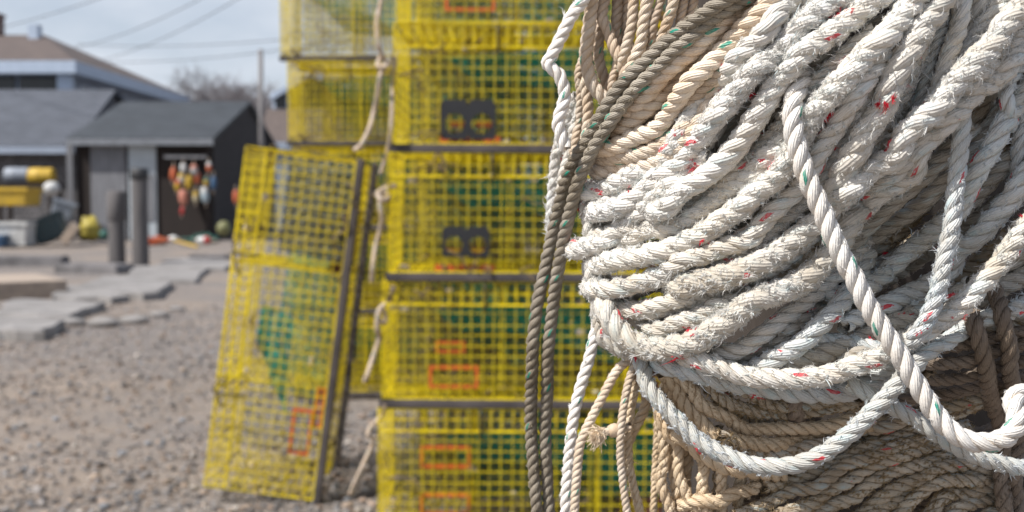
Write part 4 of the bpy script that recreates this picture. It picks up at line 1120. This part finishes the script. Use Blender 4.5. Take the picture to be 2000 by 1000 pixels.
# lower grey building left of the shed
DL = 33.0
bl = tag(empty("grey_building", (-16, DL, 0)), "long low building with a grey shingle roof left of the dark shed", "building"); O2 = np.array([-16, DL, 0])
x_e, z_e = ZX(146, 285, DL); x_r, z_r = ZX(226, 175, 39.0)
mb = MB(); sheet(mb, [np.array(p) - O2 for p in ((-24, DL, z_e), (x_e, DL, z_e), (x_r, 39, z_r), (-27, 39, z_r))], .12)
sheet(mb, [np.array(p) - O2 for p in ((-24, 45, z_e), (x_e, 45, z_e), (x_r, 39.0, z_r), (-27, 39.0, z_r))], .12)
mb.build("roof", m_roof_g, bl)
mb = MB(); mb.box(np.array((-23.6, DL + .4, 0)) - O2, np.array((x_e - .12, DL + .55, z_e - .02)) - O2)
V = [(x_e - .25, DL + .552, 0), (x_e - .25, 44.5, 0), (x_e - .25, 44.5, z_e - .1), (x_r - .2, 39, z_r - .15), (x_e - .25, DL + .552, z_e - .1)]
A = np.array(V + [(x - .12, y, z) for x, y, z in V]) - O2
mb.add(A, [(0, 1, 6, 5), (0, 4, 2, 1)], [(4, 3, 2)])
mb.build("wall", m_shing2, bl)
mb = MB(); mb.box(np.array((-24, DL - .04, z_e - .22)) - O2, np.array((x_e, DL - .003, z_e - .02)) - O2); mb.build("fascia", m_blue_s, bl)

# big house with hipped roof
DH = 46.0
xc, zc = ZX(145, 118, DH); DHb = DH * 855 / 632.0
hs_ = tag(empty("large_house", (xc, DH, 0)), "large house with a brown hipped roof and white eaves behind the grey building", "house"); O3 = np.array([xc, DH, 0])
XL = -36.0; dep = DHb - DH; yr_ = DH + dep / 2
xr_, zr_ = ZX(86, 68, yr_)
ev = [(XL, DH, zc), (xc, DH, zc), (xc, DHb, zc), (XL, DHb, zc)]
rg = [(XL + 6, yr_, zr_), (xr_, yr_, zr_)]
mb = MB(); A = np.array(ev + rg) - O3
mb.add(A, [(0, 1, 5, 4), (2, 3, 4, 5), (3, 2, 1, 0)], [(1, 2, 5), (3, 0, 4)])
mb.build("hipped_roof", m_roof_t, hs_)
mb = MB(); t_ = .5
mb.box(np.array((XL, DH - .03, zc - t_)) - O3, np.array((xc, DH + .02, zc - .01)) - O3)
mb.box(np.array((xc + .003, DH - .03, zc - t_)) - O3, np.array((xc + .05, DHb, zc - .01)) - O3)
mb.box(np.array((XL, DH + .021, zc - t_)) - O3, np.array((xc, DHb, zc - t_ + .06)) - O3)
mb.build("eaves", m_white, hs_)
mb = MB(); mb.box(np.array((XL + .8, DH + 1.0, 0)) - O3, np.array((xc - .9, DHb - .9, zc - t_ - .003)) - O3); mb.build("wall", m_blue_s, hs_)
for k, (xa, xb) in enumerate(((-90, 30), (38, 118))):
    a = W(xa, 176, DH + .96); c_ = W(xb, 143, DH + .96)
    mb = MB(); mb.box(np.array((a[0], DH + .93, a[2])) - O3, np.array((c_[0], DH + .99, c_[2])) - O3); mb.build("window", m_glass, hs_)
a = W(123, 190, DH + .9); c_ = W(148, 140, DH + .9)
mb = MB(); mb.box(np.array((a[0], DH + .3, a[2] - 3)) - O3, np.array((c_[0], DH + .7, zc - t_ - .004)) - O3); mb.build("white_post", m_white, hs_)
for yy in (DH + 3, DH + 7, DH + 11):
    mb = MB(); mb.box(np.array((xc - .9, yy, zc - 1.9)) - O3, np.array((xc - .86, yy + 1.5, zc - .75)) - O3); w_o = mb.build("window", m_glass, hs_)
    mb = MB()
    for (ya, yb2, za, zb2) in ((yy - .12, yy, zc - 2.0, zc - .65), (yy + 1.5, yy + 1.62, zc - 2.0, zc - .65), (yy, yy + 1.5, zc - 2.0, zc - 1.9), (yy, yy + 1.5, zc - .75, zc - .65)):
        mb.box(np.array((xc - .9, ya, za)) - O3, np.array((xc - .84, yb2, zb2)) - O3)
    mb.build("frame", m_white, w_o)
a = W(62, 78, yr_ - 1); c_ = W(80, 50, yr_ - 1)
mb = MB(); mb.box(np.array((a[0], yr_ - 1.4, zr_ - 1)) - O3, np.array((c_[0], yr_ - .9, c_[2])) - O3); mb.build("roof_vent", m_white, hs_)
a = W(-22, 78, yr_); c_ = W(3, 33, yr_)
mb = MB(); mb.box(np.array((a[0], yr_ - .5, zr_ - 1)) - O3, np.array((c_[0], yr_ + .3, c_[2])) - O3)
mb.box(np.array((a[0] - .06, yr_ - .56, c_[2])) - O3, np.array((c_[0] + .06, yr_ + .36, c_[2] + .12)) - O3)
mb.build("chimney", simple_mat("chimney_brick", (.20, .12, .10), (.12, .08, .07), 5), hs_)

# house on the right, mostly behind the traps
DR = 44.0
h2 = tag(empty("gabled_house", W(540, 300, DR) * np.array([1, 1, 0])), "dark gabled house with pale blue trim and a tan porch roof right of the shed", "house"); O4 = np.array(h2.location)
x0_, zt = ZX(512, 172, DR); xm, zm = ZX(585, 128, DR); x1_, _ = ZX(660, 172, DR)
mb = MB()
A = np.array([(x0_, DR + 3, 0), (x1_, DR + 3, 0), (x1_, DR + 3, zt), (xm, DR + 3, zm), (x0_, DR + 3, zt), (x0_, DR + 10, 0), (x1_, DR + 10, 0), (x1_, DR + 10, zt), (xm, DR + 10, zm), (x0_, DR + 10, zt)]) - O4
mb.add(A, [(0, 1, 2, 4), (5, 9, 7, 6), (0, 4, 9, 5), (1, 6, 7, 2)], [(4, 2, 3), (9, 8, 7)])
mb.build("wall", m_shing, h2)
mb = MB()
for xa, xb, in ((x0_ - .3, xm), (x1_ + .3, xm)):
    sheet(mb, [np.array(p) - O4 for p in ((xa, DR + 2.6, zt + .02 - .1), (xb, DR + 2.6, zm + .12), (xb, DR + 10.3, zm + .12), (xa, DR + 10.3, zt + .02 - .1))], .18)
mb.build("roof", m_white, h2)
mb = MB(); a = W(538, 212, DR + 2.9); c_ = W(560, 184, DR + 2.9); mb.box(np.array((a[0], DR + 2.9, a[2])) - O4, np.array((c_[0], DR + 2.97, c_[2])) - O4); wn = mb.build("window", m_glass, h2)
mb = MB()
for q4 in ((a[0] - .12, a[0], a[2] - .1, c_[2] + .1), (c_[0], c_[0] + .12, a[2] - .1, c_[2] + .1), (a[0], c_[0], a[2] - .1, a[2]), (a[0], c_[0], c_[2], c_[2] + .1)):
    mb.box(np.array((q4[0], DR + 2.86, q4[2])) - O4, np.array((q4[1], DR + 2.98, q4[3])) - O4)
mb.build("frame", m_white, wn)
xe, ze2 = ZX(497, 277, DR - 1); xe2, _ = ZX(700, 277, DR - 1); xt, zt2 = ZX(522, 212, DR + 2.9); xt2, _ = ZX(690, 212, DR + 2.9)
mb = MB(); sheet(mb, [np.array(p) - O4 for p in ((xe, DR - 1, ze2), (xe2, DR - 1, ze2), (xt2, DR + 2.9, zt2), (xt, DR + 2.9, zt2))], .12); mb.build("porch_roof", m_roof_t, h2)
mb = MB(); mb.box(np.array((xe, DR - 1.05, ze2 - .28)) - O4, np.array((xe2, DR - 1.003, ze2 - .01)) - O4)
mb.box(np.array((xe + .3, DR - .8, 0)) - O4, np.array((xe2 - .3, DR - .6, ze2 - .15)) - O4); mb.build("porch_trim", m_blue_s, h2)

# utility pole and wires
g = W(510, 240, 34.0); ptop = W(509, 97, 34.0)
mb = MB(); mb.tube([(g[0], 34, -.1), (g[0], 34, 3), (ptop[0], 34, ptop[2])], [.085, .08, .07], 12)
o = mb.build("utility_pole", simple_mat("pole_wood", (.20, .19, .19), (.14, .13, .13), 5), smooth=True)
tag(o, "bare grey utility pole beside the dark shed", "pole")
m_wire = simple_mat("wire_rubber", (.09, .09, .10))
for k, (a, c_, lb) in enumerate([((-200, 86), (230, -16), "overhead wire nearest to the left corner of the sky"), ((120, 97), (420, -18), "overhead wire rising steeply above the brown roof"),
        ((180, 122), (500, -24), "steep overhead wire just right of the other steep one"), ((150, 86), (760, 52), "upper one of the two nearly level overhead wires"), ((170, 121), (760, 63), "lower one of the two nearly level overhead wires")]):
    p0, p1 = W(*a, 42.0), W(*c_, 30.0)
    tt = np.linspace(0, 1, 20)[:, None]; Pw = p0 + (p1 - p0) * tt; Pw[:, 2] -= .25 * 4 * (tt * (1 - tt))[:, 0]
    mb = MB(); mb.tube(Pw, .012, 6); o = mb.build("overhead_wire", m_wire, smooth=True); tag(o, lb, "wire", "overhead wires")

# bare trees
m_bark = simple_mat("bare_bark", (.21, .19, .195), (.15, .135, .14), 6, .9)
def bare_tree(px, ytop, Dt, seed, lb, spread=.33):
    r2 = random.Random(seed); b0 = W(px, 400, Dt); base = np.array([b0[0], Dt, 0]); hT = W(px, ytop, Dt)[2]
    root = tag(empty("bare_tree", tuple(base)), lb, "tree", "bare trees behind the sheds")
    tr_, cr = MB(), MB()
    def grow(p, d, L, r_, lev):
        n = 3; q = p.copy(); pts = [q.copy()]; dd = d.copy()
        for _ in range(n):
            dd = dd + np.array([r2.gauss(0, .10), r2.gauss(0, .10), .05]); dd /= np.linalg.norm(dd); q = q + dd * L / n; pts.append(q.copy())
        (tr_ if lev == 0 else cr).tube(pts, np.maximum(np.linspace(r_, r_ * .6, n + 1), .013), 6 if lev < 2 else 3, caps=False)
        if lev >= 6: return
        for _ in range(4 if lev < 3 else 3):
            k = r2.random() * .7 + .3; pp = pts[0] + (pts[-1] - pts[0]) * k
            nd_ = dd + np.array([r2.gauss(0, .8), r2.gauss(0, .6), r2.gauss(.03, .38)]); nd_ /= np.linalg.norm(nd_)
            grow(pp, nd_, L * (.62 + .2 * r2.random()), r_ * .52, lev + 1)
    grow(np.zeros(3), np.array([0, 0, 1.0]), hT * .38, .16, 0)
    tr_.build("trunk", m_bark, root, smooth=True); cr.build("crown", m_bark, root, smooth=True)
for k, (px_, yt, Dt) in enumerate([(312, 152, 80), (362, 132, 66), (425, 122, 72), (474, 128, 64), (520, 140, 76), (556, 136, 69)]):
    bare_tree(px_, yt, Dt, 40 + k, ["bare grey tree just right of the brown roof's low end", "bare tree second from the left in the row behind the shed roof", "tallest bare tree, in the middle above the shed roof", "bare tree left of the utility pole", "bare tree right behind the utility pole", "bare tree seen beside and through the far trap stack"][k])

# ------------------------------------------------------------------ buoys and yard clutter
def cmat(name, c): return simple_mat(name, tuple(x * .78 for x in c), tuple(x * .5 + .02 for x in c), 9, .6)
CM = {'white': cmat("white_buoy_paint", (.72, .72, .70)), 'orange': cmat("orange_buoy_paint", (.72, .16, .05)), 'red': cmat("red_buoy_paint", (.58, .045, .035)),
      'yellow': cmat("yellow_buoy_paint", (.72, .46, .03)), 'pink': cmat("coral_buoy_paint", (.72, .27, .18)), 'blue': cmat("blue_buoy_paint", (.05, .14, .28)),
      'pale': cmat("pale_blue_buoy_paint", (.50, .62, .68)), 'green': cmat("green_buoy_paint", (.03, .16, .12)), 'cream': cmat("cream_buoy_paint", (.68, .58, .38)), 'olive': cmat("olive_buoy_paint", (.22, .22, .08)), 'grey': cmat("grey_plastic", (.34, .38, .44)), 'teal': cmat("dark_teal_paint", (.03, .065, .075)), 'wood': m_timber}
def buoy(px, py, hpx, wpx, D, body, band, lb, rot=(0, 0, 0), group="buoys hung on the shed wall", z=None):
    p = W(px, py, D); hh = hpx * .88 * D / F; r_ = wpx * .86 / 2 * D / F
    root = tag(empty("lobster_buoy", tuple(p) if z is None else (p[0], p[1], z), rot), lb, "buoy", group)
    mb = MB(); mb.lathe([(.001, -hh * .5), (r_ * .55, -hh * .47), (r_ * .9, -hh * .3), (r_, -hh * .05), (r_, hh * .12)], 16); mb.build("body", CM[body], root, smooth=True)
    mb = MB(); mb.lathe([(r_, hh * .121), (r_ * .98, hh * .25), (r_ * .8, hh * .42), (r_ * .4, hh * .5), (.001, hh * .51)], 16); mb.build("top_band", CM[band], root, smooth=True)
    mb = MB(); mb.tube([(0, 0, -hh * .75), (0, 0, hh * .9)], .018, 8); mb.build("spindle", m_timber, root)
    return root
BU = [(338, 340, 30, 13, 'orange', 'orange', "orange buoy at the left end of the hanging cluster"),
 (347, 362, 26, 13, 'yellow', 'orange', "yellow and orange buoy low on the left of the cluster"),
 (358, 329, 22, 14, 'white', 'white', "white buoy hung highest on the left half of the rack"),
 (355, 349, 24, 17, 'white', 'yellow', "round white buoy in the middle of the hanging cluster"),
 (369, 356, 32, 15, 'yellow', 'yellow', "all yellow buoy in the middle of the hanging cluster"),
 (379, 331, 22, 14, 'white', 'pink', "white and coral buoy near the right end of the rack"),
 (385, 347, 26, 14, 'orange', 'pink', "orange buoy to the right of the yellow one"),
 (358, 386, 34, 20, 'pink', 'pink', "large coral buoy hanging lowest in the cluster"),
 (382, 385, 26, 12, 'cream', 'yellow', "cream buoy between the large coral one and the pale blue one"),
 (400, 381, 36, 18, 'pale', 'white', "large pale blue and white buoy at the right of the cluster"),
 (403, 355, 18, 12, 'yellow', 'green', "small yellow and green buoy above the pale blue one"),
 (417, 358, 30, 13, 'blue', 'blue', "dark blue buoy at the shed's right front corner"),
 (408, 326, 22, 11, 'orange', 'white', "small orange and white buoy under the eave at the right"),
 (356, 412, 20, 9, 'red', 'red', "thin red buoy hanging below the large coral one")]
for k, (x, y, h_, w_, c1_, c2_, lb) in enumerate(BU): buoy(x, y, h_, w_, DS - .06 - .05 * (k % 3), c1_, c2_, lb, (R(random.uniform(-6, 6)), R(random.uniform(-9, 9)), 0))
# strings
buoy(461, 385, 30, 14, 31.0, 'orange', 'orange', "orange buoy hanging on the shed's shaded gable side", group="single buoy")
gy_ = lambda y: G(300, y)[1]
def ground_buoy(px, py, L, w, c1_, c2_, lb, yaw=0):
    D_ = gy_(py); r_ = w / 2 * D_ / F
    buoy(px, py, L, w, D_, c1_, c2_, lb, (R(90), 0, R(yaw)), "buoys lying on the gravel", z=r_)
ground_buoy(338, 474, 26, 15, 'white', 'white', "white buoy lying left of the yellow stick", 60)
ground_buoy(398, 478, 34, 18, 'white', 'red', "red and white buoy lying near the leaning trap", 75)
def pile_item(px, py, sx, sz, sy, D, name, mat, lb, cat, rot=(0, 0, 0), kind='box', z=None):
    p = W(px, py, D); w_, h_, d_ = sx * D / F, sz * D / F, sy
    zz = p[2] if z is None else z
    if kind == 'box':
        o = tag(empty(name, (p[0], D, zz), rot), lb, cat)
        mb = MB(); t_ = .03; a, c2 = w_ / 2, d_ / 2
        mb.hexa([(-a * .9, -c2 * .9, 0), (a * .9, -c2 * .9, 0), (a * .9, c2 * .9, 0), (-a * .9, c2 * .9, 0), (-a, -c2, h_), (a, -c2, h_), (a, c2, h_), (-a, c2, h_)])
        mb.build("tub", mat, o, bevel=.03)
        mb = MB()
        for (u0, v0, u1, v1) in ((-a - .03, -c2 - .03, a + .03, -c2), (-a - .03, c2, a + .03, c2 + .03), (-a - .03, -c2, -a, c2), (a, -c2, a + .03, c2)): mb.box((u0, v0, h_ - .06), (u1, v1, h_ + .02))
        mb.build("rim", mat, o)
        return o
    mb = MB()
    if kind == 'ball':
        mb.lathe([(max(.001, w_ / 2 * math.sin(a)), -h_ / 2 * math.cos(a)) for a in np.linspace(0, math.pi, 12)], 18)
        V_ = mb.V[0]
        if name == 'yellow_sack':
            k_ = V_ / (np.abs(V_).max() + 1e-9); V_[:] = V_ * (1 + .22 * np.sin(k_[:, :1] * 7 + 1) * np.sin(k_[:, 1:2] * 6) + .15 * np.sin(k_[:, 2:] * 9)); V_[:, 2] *= np.where(V_[:, 2] > 0, .8, 1)
        o = mb.build(name, mat, smooth=True); o.location = (p[0], D, zz)
    elif kind == 'drum':
        mb.lathe([(.001, -w_ / 2), (h_ / 2 * .95, -w_ / 2), (h_ / 2, -w_ / 2 + .03), (h_ / 2, -.1), (h_ / 2 * 1.05, -.07), (h_ / 2, -.04), (h_ / 2, w_ / 2 - .03), (h_ / 2 * .95, w_ / 2), (.001, w_ / 2)], 20, Matrix.Rotation(R(90), 4, 'Y'))
        o = mb.build(name, mat, smooth=True); o.location = (p[0], D, zz)
    elif kind == 'board':
        mb.box((-w_ / 2, -.04, -h_ / 2), (w_ / 2, .04, h_ / 2)); o = mb.build(name, mat, bevel=.01); o.location = (p[0], D, zz); 
    elif kind == 'heap':
        rh = np.random.default_rng(int(px)); 
        for _ in range(26):
            L = rh.random() * 6.28; q = np.array([math.cos(L), math.sin(L), 0]) * w_ * .5 * rh.random() ** .6; 
            P_ = [q + np.array([rh.normal(0, w_ * .1), rh.normal(0, .15), h_ * rh.random() * (1 - abs(q[0]) / w_ * 1.2) + .02]) for _ in range(6)]
            mb.tube(spline(P_, .05), .025, 6)
        o = mb.build(name, mat, smooth=True); o.location = (p[0], D, zz)
    o.rotation_euler = rot; tag(o, lb, cat); return o
DY = 29.0
pile_item(34, 445, 62, 46, .8, 27.0, "white_bin", CM['white'], "white bin under the yellow fish tub at the left edge", "bin", z=.02)
pile_item(30, 402, 76, 34, .9, 27.0, "yellow_tub", CM['yellow'], "yellow fish tub standing on the white bin", "tub")
pile_item(35, 342, 46, 30, 1, 30.5, "grey_drum", CM['grey'], "pale grey drum lying on the rack against the grey building", "drum", kind='drum')
pile_item(82, 344, 46, 32, 1, 30.5, "yellow_drum", CM['yellow'], "yellow drum lying beside the pale grey one", "drum", kind='drum')
# rack carrying the drums
p0, p1 = W(5, 360, 30.5), W(112, 360, 30.5)
rk = tag(empty("drum_rack", ((p0[0] + p1[0]) / 2, 30.5, 0)), "dark timber rack carrying two drums beside the shed", "rack")
hw_ = (p1[0] - p0[0]) / 2; zt_ = W(50, 357, 30.5)[2] - .02
mb = MB(); mb.box((-hw_, -.35, zt_ - .08), (hw_, .35, zt_)); mb.build("shelf", m_dkwood, rk)
for sx in (-1, 1):
    for sy in (-.3, .3):
        mb = MB(); mb.box((sx * (hw_ - .06) - .05, sy - .05, 0), (sx * (hw_ - .06) + .05, sy + .05, zt_ - .083)); mb.build("leg", m_dkwood, rk)
pile_item(101, 368, 32, 28, 1, 29.5, "round_float", CM['white'], "round white float right of the yellow fish tub", "float", kind='ball')
pile_item(118, 426, 40, 34, .5, 28.5, "grey_crate", CM['grey'], "pale blue crate tilted on the clutter heap", "crate", (0, R(18), R(15)))
pile_item(108, 472, 56, 46, .8, 27.6, "teal_box", CM['teal'], "dark teal box tipped on its corner in front of the shed", "box", (0, R(-24), R(10)), z=.16)
pile_item(136, 456, 18, 48, .1, 26.8, "wooden_board", CM['wood'], "tan board leaning in front of the yellow sack", "board", (R(15), R(42), 0), kind='board')
pile_item(176, 446, 40, 52, 1, 28.2, "yellow_sack", cmat("yellow_sack_cloth", (.50, .40, .05)), "yellow sack slumped beside the shed's left corner", "sack", kind='ball')
pile_item(203, 458, 18, 18, 1, 28.0, "green_float", CM['green'], "small green float right of the yellow sack", "float", kind='ball')
pile_item(2, 466, 20, 22, .5, 26.5, "blue_tub", CM['blue'], "small blue tub on the ground at the left edge", "tub", z=.02)
pile_item(305, 476, 44, 16, 1, 28.3, "orange_net_heap", CM['orange'], "heap of orange twine on the gravel in front of the shed", "net", kind='heap', z=0)
pile_item(396, 466, 56, 18, 1, 29.5, "green_net_heap", CM['green'], "heap of dark green netting under the hanging buoys", "net", kind='heap', z=0)
pile_item(437, 446, 28, 30, 1, 29.0, "olive_float", CM['olive'], "olive round float at the shed's right corner", "float", kind='ball')
a, c_ = G(340, 470, .1), G(385, 482, .03)
mb = MB(); mb.tube([a, c_], .03, 8); o = mb.build("yellow_stick", CM['yellow'], smooth=True); tag(o, "yellow stick lying between the white and the red buoy", "stick")
# beam lying behind at the left edge
a = G(-20, 478); c_ = G(75, 478)
mb = MB(); mb.box((a[0], a[1], 0), (c_[0], a[1] + .3, .12)); o = mb.build("plank", m_slab); tag(o, "long pale plank lying in front of the white bin", "plank")

# ------------------------------------------------------------------ light and sky
SUN = Vector((-.56, -.33, .78)).normalized()
sd = bpy.data.lights.new("sun", 'SUN'); sd.energy = 5.0; sd.angle = R(.6); sd.color = (1.0, .965, .92)
so = bpy.data.objects.new("sun", sd); col.objects.link(so)
so.rotation_euler = (-SUN).to_track_quat('-Z', 'Y').to_euler(); so.location = (-5, -5, 8)
wd = bpy.data.worlds.new("World"); scene.world = wd; wd.use_nodes = True
nt = wd.node_tree; nt.nodes.clear()
out = nt.nodes.new("ShaderNodeOutputWorld"); bg = nt.nodes.new("ShaderNodeBackground"); bg.inputs[1].default_value = .10
sky = nt.nodes.new("ShaderNodeTexSky"); sky.sky_type = 'NISHITA'; sky.sun_disc = False
sky.sun_elevation = math.asin(SUN.z); sky.sun_rotation = math.atan2(SUN.x, SUN.y)
sky.air_density = 1.0; sky.dust_density = 2.0; sky.ozone_density = 1.5
tc = nt.nodes.new("ShaderNodeTexCoord"); mp = nt.nodes.new("ShaderNodeMapping"); mp.inputs["Scale"].default_value = (1, 1, 3.2)
nt.links.new(tc.outputs["Generated"], mp.inputs[0])
cn = noise(nt, mp.outputs[0], 3.0, 6, .6)
cl = ramp(nt, cn, (.32, .55), (.62, .95))
sx = nt.nodes.new("ShaderNodeSeparateXYZ"); nt.links.new(tc.outputs["Generated"], sx.inputs[0])
cl = math_n(nt, 'MULTIPLY', cl, ramp(nt, sx.outputs[2], (.16, 1.0), (.55, .22)))   # thin cloud is thickest towards the horizon
clc = ramp(nt, cn, (.35, (.60, .66, .76)), (.7, (.76, .80, .87)))
sc_ = mixc(nt, 1.0, clc, (9.0, 9.0, 9.0), 'MULTIPLY')
nt.links.new(mixc(nt, cl, sky.outputs[0], sc_), bg.inputs[0]); nt.links.new(bg.outputs[0], out.inputs[0])

# ------------------------------------------------------------------ render settings
scene.render.engine = 'CYCLES'
scene.cycles.use_denoising = True
scene.cycles.max_bounces = 8
scene.cycles.diffuse_bounces = 4
scene.cycles.transparent_max_bounces = 8
scene.view_settings.view_transform = 'Standard'
scene.view_settings.look = 'None'
scene.view_settings.exposure = .28
scene.view_settings.gamma = 1
